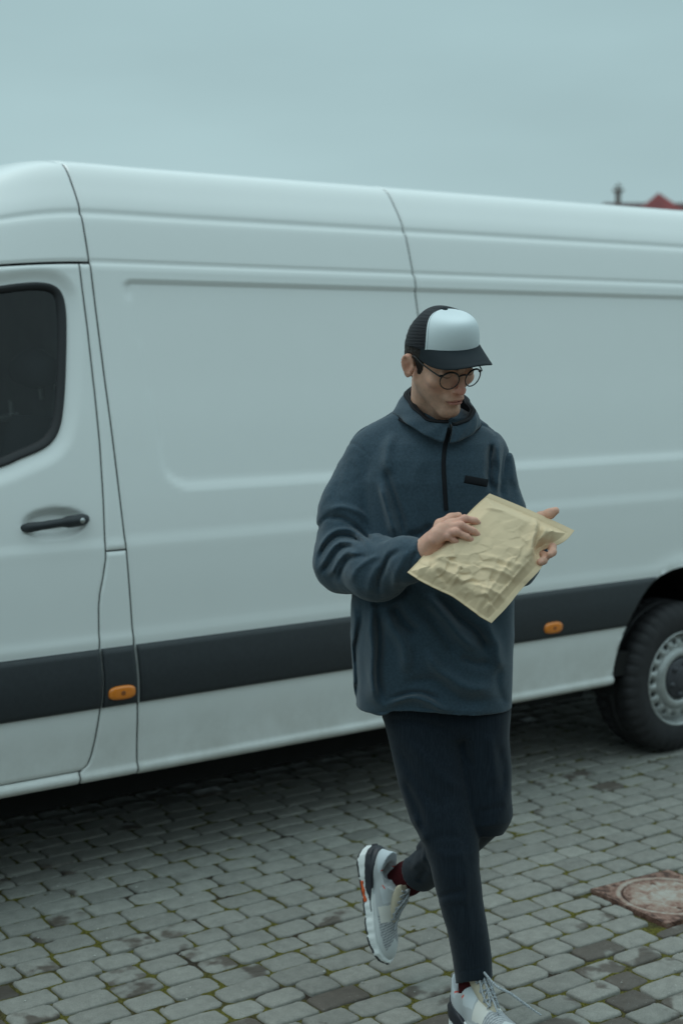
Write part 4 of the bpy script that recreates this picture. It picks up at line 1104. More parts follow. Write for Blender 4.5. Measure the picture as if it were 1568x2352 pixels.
# ---- hair below the cap
def hairF(P):
    q = f2h(P); s = np.abs(q[:, 0])
    d = smin(ellip((0, .016, .030), (.0740, .091, .078))[0](q), ellip((0, .035, -.02), (.062, .070, .070))[0](q), .03) * SC - .0045 - .0012 * vnoise(P, 260)
    keep = -.012 - .55 * (q[:, 1] - .005)                       # lower limit of the hair
    keep = np.where(q[:, 1] > .045, -.075, keep)
    side = np.where((q[:, 1] > -.022) & (q[:, 1] < .004), -.040, keep)
    side = np.where((q[:, 1] < -.022), .010 + 1.6 * np.maximum(-.022 - q[:, 1], 0), side)
    ear = np.hypot((q[:, 1] - .022) / .021, (q[:, 2] + .020) / .030)
    return np.maximum(np.maximum(d, (side - q[:, 2]) * .7), (1 - ear) * .02 * (s > .05) - .5 * (s <= .05))
fig('hair', hairF, h2f((0, 0, 0)) - .14, h2f((0, 0, 0)) + .14, .003, M['hair'], man)

# ---- cap
CA, CB_, CY = .0840, .1000, .011
def band(phi):                                      # phi 0 = front, + = wearer's left
    x = CA * np.sin(phi); y = CY - CB_ * np.cos(phi); z = .036 - .27 * (y - CY) - .13 * np.maximum(y - CY, 0) - .012 * np.cos(phi) * 0
    return np.stack([x, y, z], -1)
def crown(phi, t):
    """t 0 at the band, 1 at the button"""
    b = band(phi); top = np.array([0, .026, .121])
    front = np.clip(np.cos(phi), 0, 1) ** 1.2
    ex = .50 - .12 * front
    r = np.cos(t * math.pi / 2) ** ex
    zf = np.sin(t * math.pi / 2) ** (1.05 + .05 * front)
    P = np.empty(b.shape)
    P[..., 0] = b[..., 0] * r * (1 - .02 * t); P[..., 1] = top[1] + (b[..., 1] - top[1]) * r + .004 * front * np.sin(t * math.pi)
    P[..., 2] = b[..., 2] + (top[2] - b[..., 2]) * zf + .017 * front * np.sin(t * math.pi) ** 1.1 - .020 * np.clip(-np.cos(phi), 0, 1) * np.sin(t * math.pi) ** 1.3
    return P
cap = empty('cap', l2w(h2f((0, 0, .08))), man)
FA = math.radians(64)
def cap_part(name, p0, p1, n, mt, off=0.0, t1=.985):
    uu, tt = np.meshgrid(np.linspace(0, 1, n), np.concatenate([[-.02], np.linspace(0, .97, 38), [.985, .995, .999, .9999]])); A, B2 = p0(np.clip(tt, 0, 1)), p1(np.clip(tt, 0, 1)); ph = A + (B2 - A) * uu
    P = crown(ph, np.clip(tt, 0, 1)); nrm = P - np.array([0, .020, .05]); nrm /= np.linalg.norm(nrm, axis=-1)[..., None]
    P = P + nrm * off
    P[0] -= nrm[0] * .004
    return build(name, l2w(h2f(P.reshape(-1, 3))), grid_faces(*ph.shape), mt, cap)
# mesh back: woven net look by fine relief
mm = mat('cap_mesh', (.014, .015, .020), rough=.7, spec=.3)
nt = mm.node_tree; b = nt.nodes['Principled BSDF']; tcn = nt.nodes.new('ShaderNodeTexCoord'); wv = nt.nodes.new('ShaderNodeTexWave'); wv.bands_direction = 'Z'; wv.inputs['Scale'].default_value = 90; wv.inputs['Distortion'].default_value = 1.5
nt.links.new(tcn.outputs['Object'], wv.inputs['Vector']); bp = nt.nodes.new('ShaderNodeBump'); bp.inputs['Distance'].default_value = .0015; nt.links.new(wv.outputs[0], bp.inputs['Height']); nt.links.new(bp.outputs[0], b.inputs['Normal'])
FT = lambda t: FA + math.radians(24) * t ** 1.6
cap_part('mesh_back', lambda t: FT(t) - .02, lambda t: 2 * math.pi - FT(t) + .02, 90, mm)
cap_part('front_panel', lambda t: -FT(t), FT, 70, M['cap_foam'], .0016)
mb = MB(); c = crown(np.array([0.0]), np.array([1.0]))[0]
mb.lathe([(.0, .0065), (.004, .006), (.0085, .003), (.010, -.001), (.008, -.003)], l2w(h2f(c + [0, 0, -.001])), HR[:, 2] @ np.stack([RT, FH, [0, 0, 1]]), 20); mb.build('button', M['cap_dark'], cap)
# stitched seam of the front panel
sth = mat('seam_thread', (.28, .33, .36), rough=.8)
for s_ in (-1, 1):
    mb = MB(); tt = np.linspace(.02, .93, 40); P = crown(s_ * (FT(tt) - .06), tt); nr = P - np.array([0, .020, .05]); nr /= np.linalg.norm(nr, axis=1)[:, None]
    mb.tube(l2w(h2f(P + nr * .0017)), .0005, 5); mb.build('seam', sth, cap)
# brim
ns, nr_ = 61, 18
ph = np.linspace(-math.radians(72), math.radians(72), ns); v = np.linspace(0, 1, nr_)
PH, VV = np.meshgrid(ph, v); B = band(PH); B[..., 2] += .006
u = PH / math.radians(72); prj = .074 * np.clip(1 - np.abs(u) ** 2.6, 0, 1) ** .8
X = B[..., 0] * (1 + .10 * VV * (1 - np.abs(u) ** 4)); Y = B[..., 1] - prj * VV
Z = B[..., 2] + .002 * VV - .85 * (X ** 2) / .083 * (.30 + .42 * VV) + .85 * (B[..., 0] ** 2) / .083 * .30 - .004 * VV ** 2
groove = .0006 * (np.cos(VV * 2 * math.pi * 6) > .8) * (VV > .35) * (VV < .92)
top = np.stack([X, Y, Z - groove], -1); bot = np.stack([X, Y, Z - .0036], -1)
edge = np.stack([X[-1], Y[-1] - .0018 * np.cos(PH[-1]), Z[-1] - .0018], -1)[None]
allp = np.concatenate([top, edge, bot[::-1]], 0)
build('brim', l2w(h2f(allp.reshape(-1, 3))), grid_faces(2 * nr_ + 1, ns), M['cap_dark'], cap)

# ---- glasses
gl = empty('glasses', l2w(h2f((0, -.1, -.006))), man)
GR = .0242; mb = MB()
gy = lambda x: -.1015 + 3.0 * x * x
for s_ in (-1, 1):
    an = np.linspace(0, 2 * math.pi, 48, endpoint=False)
    xx = s_ * .0335 + GR * np.cos(an); zz = -.007 + GR * .95 * np.sin(an)
    P = np.stack([xx, gy(np.abs(xx)), zz], -1)
    rad_ = .0015 + .0011 * np.clip(np.sin(an), 0, 1)
    mb.tube(l2w(h2f(P)), rad_ * SC, 8, closed=True)
    rim = P * 1.0; cen = rim.mean(0)
    rings = np.concatenate([cen + (rim - cen) * k for k in (.97, .6, .05)]); rings[:, 1] = gy(np.abs(rings[:, 0])) - .0004
    build('lens', l2w(h2f(rings)), grid_faces(3, 48, True), M['lens'], gl)
    tp = np.array([(s_ * .0555, gy(.0555) , .004), (s_ * .061, -.089, .0055), (s_ * .0665, -.070, .0065), (s_ * .074, -.030, .008), (s_ * .0775, .003, .012), (s_ * .078, .016, .004), (s_ * .077, .026, -.010)])
    mt2 = MB(); mt2.tube(l2w(h2f(spline(tp, 8))), .0019 * SC, 8); mt2.build('temple', M['acetate'], gl)
    mb.tube(l2w(h2f(np.array([(s_ * .052, gy(.052), .006), (s_ * .0565, gy(.0565) + .001, .0055), (s_ * .0605, -.0895, .0055)]))), .0032 * SC, 8)
br = np.array([(-.0115, gy(.0115), .003), (-.006, gy(.006) - .0008, .0062), (0, gy(0) - .001, .0070), (.006, gy(.006) - .0008, .0062), (.0115, gy(.0115), .003)])
mb.tube(l2w(h2f(spline(br, 5))), .0021 * SC, 8)
mb.build('frame', M['acetate'], gl)

# ---- fleece pullover
def R_(py, xl, xr, df, db, ref=0.0):
    a, b = at(xl, py, ref), at(xr, py, ref); return (a[2], a[0], b[0], -df, db)
TORSO = rows([R_(965, 925, 1085, .07, .13), R_(990, 892, 1110, .105, .135), R_(1015, 862, 1130, .125, .14), R_(1050, 835, 1146, .140, .145), R_(1100, 812, 1160, .150, .15), R_(1180, 806, 1168, .150, .145),
              R_(1280, 806, 1175, .158, .14), R_(1370, 806, 1178, .165, .14), R_(1450, 806, 1177, .168, .145), R_(1540, 812, 1174, .165, .15), R_(1610, 817, 1172, .160, .15), R_(1665, 818, 1170, .160, .15)], n=2.35)
sleeves = [*chain([at(856, 1066, -.005), at(806, 1180, .015), at(795, 1285, .055)], (.080, .082, .081)),
           *chain([at(795, 1288, .055), at(868, 1306, .180), at(935, 1285, .275), at(980, 1266, .325)], (.081, .077, .056, .0335)),
           *chain([at(1108, 1068, -.005), at(1134, 1168, .0), at(1128, 1285, .05)], (.076, .076, .074)),
           *chain([at(1128, 1288, .05), at(1180, 1290, .14), at(1220, 1273, .215)], (.074, .062, .040))]
shoulders = [cone(at(985, 990, -.01), at(870, 1040, -.01), .085, .078), cone(at(1000, 992, -.01), at(1098, 1045, -.01), .085, .076)]
_sl = union(sleeves, .02)
_sh = union(shoulders, .03)
S = lambda *a: list(a)
q2 = lambda pts: [(660.3 + .4394 * x, 861.3 + .4394 * y) for x, y in pts]
FOLD_BODY = [
    (q2([(520, 470), (560, 640), (600, 800), (610, 880)]), -9, 8), (q2([(490, 560), (530, 720), (560, 860)]), 11.399999999999999, 9),
    (q2([(560, 300), (520, 400), (540, 520)]), 7.6, 12), (q2([(700, 420), (680, 560), (690, 720)]), 3, 14),
    (q2([(1060, 360), (1050, 500), (1065, 600)]), -11.399999999999999, 7), (q2([(1100, 330), (1105, 480), (1110, 610)]), 9.5, 9), (q2([(1150, 380), (1120, 520), (1115, 640)]), -15.2, 7),
    (q2([(330, 1170), (345, 1300), (350, 1480), (355, 1700)]), 4, 6), (q2([(385, 1190), (372, 1340), (360, 1500), (372, 1740)]), -5, 6),
    (q2([(440, 1190), (430, 1330), (440, 1500), (450, 1650), (490, 1740)]), 15.2, 12), (q2([(480, 1220), (485, 1400), (470, 1560), (500, 1700)]), -9, 9),
    (q2([(560, 1190), (610, 1290), (680, 1360)]), -19.0, 12), (q2([(520, 1240), (560, 1340), (600, 1420), (620, 1560)]), 11.399999999999999, 13),
    (q2([(640, 1170), (740, 1270), (830, 1390), (880, 1480)]), -11, 13), (q2([(700, 1150), (820, 1260), (930, 1390), (1020, 1440)]), 11.399999999999999, 12),
    (q2([(780, 1160), (890, 1260), (1000, 1360), (1040, 1460)]), -15.2, 10), (q2([(900, 1470), (980, 1510), (1060, 1500)]), -9, 10), (q2([(1010, 1270), (1060, 1330), (1100, 1450), (1110, 1560)]), 9.5, 12),
    (q2([(700, 1430), (800, 1560), (930, 1640), (1080, 1650)]), 11.399999999999999, 16), (q2([(600, 1620), (750, 1600), (900, 1700), (1050, 1700)]), -9.5, 14), (q2([(1120, 1500), (1090, 1620), (1130, 1720)]), -4, 10),
    (q2([(500, 1730), (570, 1700), (680, 1688), (790, 1735), (850, 1750)]), 11, 8), (q2([(510, 1705), (600, 1672), (700, 1665), (800, 1700)]), -8, 6),
    (q2([(610, 850), (700, 830), (760, 780)]), -9.5, 10), (q2([(430, 1190), (520, 1180), (640, 1110)]), -9, 9),
    (q2([(358, 1756), (440, 1772), (500, 1765), (560, 1742)]), -1.8, 3.2), (q2([(560, 1740), (720, 1735), (860, 1762), (1000, 1772), (1160, 1762)]), -1.8, 3.2),
    (q2([(808, 470), (805, 600), (812, 718), (852, 716), (848, 600), (846, 470)]), -1.6, 3.0), (q2([(570, 200), (430, 250), (310, 345)]), -3.4, 3.8), (q2([(960, 245), (1040, 270), (1090, 310)]), -3.4, 3.8),
]
FOLD_ARM = [
    (q2([(295, 350), (370, 380), (420, 440), (450, 540)]), -3.6, 4.2), (q2([(430, 430), (470, 560), (500, 700), (490, 860)]), -4.7, 5.2), (q2([(330, 420), (420, 560), (440, 700)]), 3.1, 10.4),
    (q2([(200, 740), (290, 760), (390, 840), (450, 880)]), -8.6, 5.9), (q2([(190, 700), (300, 700), (420, 760), (480, 830)]), 6.2, 7.4),
    (q2([(150, 930), (200, 850), (270, 810), (360, 835), (420, 880)]), 7.0, 5.2), (q2([(155, 970), (200, 890), (270, 845), (350, 868), (400, 900)]), -7.0, 4.1),
    (q2([(165, 1010), (210, 930), (280, 875), (350, 900)]), 6.2, 4.4), (q2([(180, 1040), (225, 960), (290, 905), (340, 920)]), -6.2, 4.1),
    (q2([(210, 1060), (250, 980), (310, 930), (370, 940)]), 5.5, 5.2), (q2([(262, 1070), (285, 1000), (340, 950), (420, 940)]), -5.5, 5.2),
    (q2([(330, 1080), (350, 1010), (420, 960), (480, 945)]), 4.7, 6.7), (q2([(470, 1150), (490, 1050), (540, 960), (600, 920)]), -7.8, 6.7), (q2([(420, 1150), (430, 1060), (480, 980)]), 4.7, 8.9),
    (q2([(560, 1130), (570, 1050), (610, 960), (660, 910)]), 4.7, 7.4), (q2([(640, 1040), (650, 970), (690, 910)]), -3.9, 4.4), (q2([(700, 980), (706, 930), (732, 885)]), -1.7, 2.2),
    (q2([(150, 820), (180, 760), (230, 720)]), -3.9, 5.9), (q2([(260, 420), (220, 560), (200, 680)]), 3.1, 11.8),
    (q2([(1150, 400), (1180, 480), (1200, 600)]), 3.1, 8.9), (q2([(1165, 390), (1140, 450), (1130, 540)]), -3.9, 4.0),
]
HEMZ_L = at(850, 1648, .15)[2]
def torso_outer(P):
    D = TORSO[0](P); m_ = (D < .12)
    D = smin(D, _sh(P), .035)
    m_ = np.abs(D) < .05
    if m_.any(): D[m_] -= strokes(P[m_], FOLD_BODY, front=.02) + .0022 * fbm(P[m_], 13, 2, 4)
    return D
def hem(P):
    """height of the hem line: lifted in the middle where the cloth catches on the thigh"""
    x = pix(P)[0]; y = np.interp(x, [815, 870, 884, 900, 940, 1000, 1060, 1120, 1175], [1649, 1650, 1647, 1636, 1632, 1635, 1642, 1647, 1648])
    return HCAM + (at(1000, 1640, .15)[2] - HCAM) + (1640 - y) / 900
def fleeceF(P):
    A = torso_outer(P); B = _sl(P); m_ = np.abs(B) < .05
    if m_.any(): B[m_] -= strokes(P[m_], FOLD_ARM) + .0042 * fbm(P[m_], 15, 3, 8)
    D = smin(A, B, .010)
    # hollow above the hem, at the neck and inside the cuffs
    hz = hem(P); inner = TORSO[0](P) + .028
    D = np.maximum(D, hz - P[:, 2])
    D = np.where(P[:, 2] < 1.10, np.maximum(D, -np.maximum(inner, P[:, 2] - (hz + .09))), D)
    D = carve(D, cone(at(1000, 940, .0), at(998, 975, .0), .056, .048)[0](P), .006)
    for a, b, r in ((RW + (RW - at(935, 1285, .275)) * .02, RW + (at(985, 1262, .335) - at(935, 1285, .275)) * .8, .0285), (LW, LW + (LW - at(1180, 1290, .14)) * .8, .033)):
        u = (b - a) / np.linalg.norm(b - a); c0 = a + u * .004
        near = np.linalg.norm(P - c0, axis=1) < .14
        if near.any():
            q = P[near]; D[near] = np.maximum(D[near], -cone(a - u * .012, b, r - .004, r)[0](q))
            D[near] = np.where(((q - c0) @ u > 0) & (np.linalg.norm((q - c0) - ((q - c0) @ u)[:, None] * u, axis=1) < .07), np.maximum(D[near], (q - c0) @ u), D[near])
    return D
lo, hi = np.array([-.12, -.46, .78]), np.array([.60, .20, 1.74])
V, Q = surface(fleeceF, lo, hi, .0042, 1)
jacket = build('fleece_pullover', l2w(V), Q, M['fleece'], man)

# collar: standing band with a black inside, opened at the zip
top = [(1030, 967, .128), (1010, 967, .128), (984, 964, .118), (962, 947, .095), (944, 927, .055), (932, 904, -.005), (945, 888, -.085), (985, 884, -.115), (1030, 890, -.095), (1066, 908, -.035), (1077, 926, .03), (1087, 945, .075), (1076, 962, .11), (1052, 972, .128), (1040, 973, .131)]
bot = [(1019, 1014, .150), (1000, 1009, .150), (970, 994, .140), (940, 975, .112), (918, 957, .055), (903, 944, -.01), (925, 930, -.10), (985, 922, -.13), (1045, 930, -.11), (1092, 950, -.03), (1102, 968, .04), (1096, 984, .09), (1078, 999, .12), (1052, 1012, .145), (1034, 1016, .150)]
T_, B_ = spline([at(*p) for p in top], 8), spline([at(*p) for p in bot], 8)
def collar_strip(name, off0, off1, k0, k1, mt, parent, thick):
    ctr = (T_.mean(0) + B_.mean(0)) / 2; R = []
    for k in np.linspace(k0, k1, 9):
        kj = k if k0 > -.2 else np.maximum(k, .10 - .65 * np.sin(np.linspace(0, math.pi, len(B_))) ** 2)[:, None]
        P = B_ + (T_ - B_) * kj; nrm = P - ctr; nrm[:, 2] = 0; nrm /= np.linalg.norm(nrm, axis=1)[:, None]
        b_ = math.sin(np.clip((k - k0) / (k1 - k0), 0, 1) * math.pi) * .004
        wv_ = .0016 * np.sin(np.arange(len(P)) * .55 + 5 * k)[:, None]
        R.append(P + nrm * (off0 + b_ + wv_))
    I = [p - (p - ctr) / np.linalg.norm(p - ctr, axis=1)[:, None] * thick for p in R[::-1]]
    A = np.stack(R + I, 0); nr, nc = A.shape[:2]
    F_ = [tuple(f) for f in grid_faces(nr, nc)] + [tuple(r_ * nc + c_ for r_ in range(nr)) for c_ in (0,)] + [tuple(r_ * nc + nc - 1 for r_ in range(nr - 1, -1, -1))]
    F_ += [(c_, (nr - 1) * nc + c_, (nr - 1) * nc + c_ + 1, c_ + 1) for c_ in range(nc - 1)]
    return build(name, l2w(A.reshape(-1, 3)), F_, mt, parent)
collar_strip('collar', .0, .0, -.06, .90, M['fleece'], jacket, .006)
collar_strip('collar_trim', .0006, .0, .885, 1.03, M['fleece_trim'], jacket, .007)
collar_strip('collar_lining', -.0068, .0, -.55, 1.05, M['fleece_trim'], jacket, .003)

# zip, pull and chest label, laid on the cloth
def ribbon(name, F, pts, w, mt, parent, lift=.0015, thick=.002):
    c = spline(pts, 8); d = np.gradient(c, axis=0); d /= np.linalg.norm(d, axis=1)[:, None]; n_ = np.stack([-d[:, 1], d[:, 0]], -1)
    R = []
    for k in (-1, -.6, 0, .6, 1):
        R.append(hits(F, c + n_ * w * k))
    A = np.array(R); N = grad(F, A.reshape(-1, 3)).reshape(A.shape)
    base = A - N * .002; A = A + N * lift * np.array([.3, 1, 1, 1, .3])[:, None, None]
    G = np.concatenate([base[:1], A, base[-1:]], 0)
    return build(name, l2w(G.reshape(-1, 3)), grid_faces(*G.shape[:2]), mt, parent)
ribbon('zip', torso_outer, [(1031, 984), (1025, 1008), (1020, 1035), (1018, 1070), (1020, 1110), (1024, 1172)], 5.2, M['fleece_trim'], jacket, lift=.003)
ribbon('chest_label', torso_outer, [(1066, 1100), (1092, 1105), (1118, 1110)], 9.0, M['fleece_trim'], jacket, lift=.002)
mb = MB(); c = hit(torso_outer, 1034, 985) + np.array([0, -.012, 0]); W_ = l2w(c)
mb.tube(l2w(np.array([c + [-.001, 0, .012], c + [.001, -.001, .004], c + [.003, -.002, -.010]])), .0026, 8)
an = np.linspace(0, 2 * math.pi, 16, endpoint=False)
mb.tube(l2w(np.array([c + [.0035 + .0055 * math.cos(a), -.002, -.017 + .0065 * math.sin(a)] for a in an])), .0016, 6, closed=True)
mb.build('zip_pull', mat('dull_metal', (.10, .10, .10), rough=.45, metal=.6), jacket)

# ---- trousers
def leg_rows(tab): return rows([R_(py, xl, xr, d + r, r - d, d) for py, xl, xr, d, r in tab], n=2.15)
RLEG = leg_rows([(1560, 868, 1050, .01, .115), (1650, 880, 1053, .015, .112), (1700, 892, 1062, .025, .108), (1760, 905, 1074, .04, .102), (1800, 914, 1083, .05, .098), (1880, 941, 1093, .075, .090), (1940, 972, 1099, .095, .083),
                 (1990, 987, 1101, .105, .076), (2060, 1004, 1108, .105, .071), (2130, 1024, 1119, .110, .066), (2200, 1038, 1129, .110, .062), (2262, 1047, 1131, .110, .060)])
LLEG = leg_rows([(1560, 1015, 1168, .0, .115), (1650, 1030, 1167, .0, .112), (1700, 1035, 1170, .01, .106), (1760, 1046, 1173, .025, .098), (1830, 1058, 1172, .045, .086), (1875, 1068, 1168, .05, .076), (1905, 1080, 1148, .048, .055)])
LKN = at(1116, 1868, .040)
PELV = rows([R_(1540, 880, 1168, .118, .13), R_(1645, 884, 1167, .116, .12), R_(1675, 905, 1160, .105, .11), R_(1700, 945, 1145, .065, .09)], n=2.5)
SHIN = [cone(LKN, LKN + (LCU - LKN) * .55, .060, .064), cone(LKN + (LCU - LKN) * .55, LCU, .066, .058)]
_shin = union(SHIN, .02)
q4 = lambda pts: [(775.2 + .3296 * x, 1607.8 + .3296 * y) for x, y in pts]
FOLD_LEG = [
    (q4([(330, 170), (500, 130), (700, 190), (800, 240)]), -4.6, 9), (q4([(480, 250), (600, 420), (760, 560), (900, 640)]), 4.6, 14), (q4([(420, 330), (520, 520), (640, 680), (740, 760)]), -4.6, 12),
    (q4([(470, 560), (560, 760), (600, 940)]), -5.8, 9), (q4([(520, 800), (590, 900), (620, 1000)]), 4.6, 8), (q4([(620, 980), (760, 940), (900, 980)]), -2.0, 9), (q4([(640, 1060), (780, 1090), (920, 1060)]), 1.8, 10),
    (q4([(690, 1380), (800, 1340), (900, 1330)]), -2.6, 6), (q4([(700, 1420), (800, 1390), (920, 1400)]), 1.8, 8), (q4([(760, 700), (840, 1000), (890, 1300), (930, 1700)]), 3.5, 10),
    (q4([(870, 230), (900, 360), (940, 480)]), -5.8, 10), (q4([(1040, 200), (1080, 400), (1090, 600)]), 4.6, 14), (q4([(1000, 800), (1080, 760), (1180, 740)]), -2.9, 9), (q4([(990, 900), (1080, 880), (1150, 830)]), 2.3, 8), (q4([(1120, 300), (1140, 480), (1130, 650)]), -4.6, 10),
    (q4([(480, 1110), (540, 1050), (610, 1010)]), -5.8, 7), (q4([(500, 1180), (560, 1120), (620, 1090)]), 4.6, 9), (q4([(560, 1280), (600, 1200), (640, 1160)]), -4.6, 8), (q4([(832, 1880), (930, 1880), (1070, 1830)]), -1.2, 2),
]
def trouserF(P):
    D = smin(smin(RLEG[0](P), LLEG[0](P), .012), PELV[0](P), .02); D2 = _shin(P); D = smin(D, D2, .03)
    m_ = np.abs(D) < .05
    if m_.any(): D[m_] -= strokes(P[m_], FOLD_LEG) + .0016 * fbm(P[m_], 12, 2, 2)
    y = pix(P)
    cut = 2253 - .14 * (y[0] - 1090) - y[1]            # right hem, in the hem's own slanting line
    low = P[:, 2] < .4
    inside = RLEG[0](P) + .011
    D = np.where(low & (D2 > .06), np.maximum(D, -cut / 900), D)
    D = np.where(low & (cut < 90) & (D2 > .06), np.maximum(D, -inside), D)
    u = (LCU - LKN) / np.linalg.norm(LCU - LKN); t = (P - LCU) @ u
    nearc = np.linalg.norm(P - LCU, axis=1) < .11
    D = np.where(nearc & (D2 < .04), np.maximum(D, t), D)
    D = np.where(nearc & (t > -.05), np.maximum(D, -(D2 + .013)), D)
    return D
lo, hi = np.array([.02, -.24, .10]), np.array([.52, .46, .95])
V, Q = surface(trouserF, lo, hi, .0050, 1)
build('trousers', l2w(V), Q, M['trouser'], man)

# ---- socks
mb_ = union(chain([LCU + (LKN - LCU) * .12, at(935, 2018, -.29), at(905, 2034, -.31), at(875, 2048, -.32)], (.047, .045, .043, .036)), .02)
fig('sock', lambda P: mb_(P) - .0012 * np.sin(P @ np.array([900, 0, 500.])) * .4, mb_.lo, mb_.hi, .004, M['sock'], man)
sk = union(chain([at(1080, 2215, .108), at(1082, 2262, .102), at(1074, 2320, .085)], (.033, .029, .028)), .02)
fig('sock', sk, sk.lo, sk.hi, .004, M['sock'], man)

# ---- sneakers
SM = {'grey': mat('shoe_mesh', (.33, .35, .36), rough=.8, attr=True, bump=(500, .3, .0008)), 'white': mat('foam_sole', (.78, .80, .79), rough=.6, bump=(260, .35, .0012)),
      'dark': mat('heel_clip', (.020, .022, .030), rough=.5), 'orange': mat('orange_plug', (.75, .11, .02), rough=.5), 'black': mat('outsole', (.02, .02, .022), rough=.8),
      'lace': mat('shoe_lace', (.36, .38, .40), rough=.9, noise=(420, .6, 2), bump=(700, .6, .001)), 'tongue': mat('tongue_suede', (.56, .49, .37), rough=.9), 'lining': mat('tongue_lining', (.50, .34, .13), rough=.9)}
def outline(y):
    """half width and centre of the sole at y (heel -.10, toe .205)"""
    hw = np.interp(y, [-.102, -.097, -.085, -.06, -.03, .02, .07, .11, .145, .175, .195, .204, .207], [.0, .018, .030, .037, .0375, .036, .043, .0485, .048, .040, .026, .012, .0])
    cx = np.interp(y, [-.10, 0, .08, .15, .207], [0, 0, .002, .000, -.010]); return hw, cx
def soleF(P, m=1):
    x, y, z = P[:, 0] * m, P[:, 1], P[:, 2]; hw, cx = outline(y)
    top = np.interp(y, [-.1, -.06, 0, .08, .15, .21], [.050, .044, .036, .030, .029, .034]); bot_ = np.interp(y, [-.1, -.07, .1, .15, .21], [.010, .0, .0, .004, .022])
    scal = .0007 * np.sin(y * 300) * sstep(y, -.02, .06) + .0010 * np.sin(y * 150)
    flare = .004 * sstep(.030 - z, -.01, .03) + scal * sstep(.03 - z, -.01, .02)
    d = np.maximum(np.abs(x - cx) - hw - flare, np.maximum(z - top, bot_ - z))
    return np.maximum(d, np.maximum(-.103 - y, y - .208)) - .0012
def upper_raw(P, m=1):
    Q_ = P.copy(); Q_[:, 0] *= m
    pr = [ellip((-.002, .128, .026), (.044, .074, .034)), ellip((.001, .055, .034), (.040, .075, .046)), cone((0, .055, .052), (0, .005, .076), .026, .030), ellip((0, -.045, .045), (.036, .052, .055)), cone((0, -.040, .065), (0, -.052, .100), .031, .029), cone((0, .010, .07), (0, -.012, .098), .029, .028)]
    D = pr[0][0](Q_)
    for p in pr[1:]: D = smin(D, p[0](Q_), .022)
    return D
def upperF(P, m=1):
    D = upper_raw(P, m); Q_ = P.copy(); Q_[:, 0] *= m
    D = np.maximum(D, .022 - P[:, 2]); D = np.maximum(D, P[:, 2] - np.interp(P[:, 1], [-.10, -.075, -.035, -.005, .02, .05], [.118, .108, .080, .086, .104, .12]))
    D = carve(D, cone((0, -.030, .075), (0, -.034, .16), .0225, .029)[0](Q_), .006)
    # throat cut for the tongue
    D = carve(D, cone((0, .105, .078), (0, .022, .128), .010, .020)[0](Q_), .004)
    return D
def shoe_tone(P, m=1):
    c = np.repeat(np.array([[.46, .48, .49]]), len(P), 0); x, y, z = P[:, 0] * m, P[:, 1], P[:, 2]
    toe = (y > .145 + .9 * np.abs(x)) | ((z < .044) & (y > .02)); knit = (y > .078) & ~toe
    st_ = (np.sin(y * 900 + x * 200) > 0)
    c[knit] = np.where(st_[knit][:, None], [.25, .26, .275], [.50, .51, .52]); c[toe] = [.60, .62, .62]
    over = (y > .055) & (y < .098) & (z > .048) & (np.abs(x) > .010); c[over] = [.70, .68, .63]
    eye = (y > .005) & (y < .048) & (z > .066) & (np.abs(x) > .012); c[eye] = [.58, .61, .63]
    heel = (y < -.035) & (z > .072); c[heel] = [.54, .59, .62]
    for (cy_, cz_, sl) in ((-.035, .085, .9), (.004, .082, .5)):
        d_ = np.abs((z - cz_) - sl * (y - cy_)); l_ = np.abs(y - cy_); c[(d_ < .0022) & (l_ < .006)] = [.75, .10, .06]
    return c
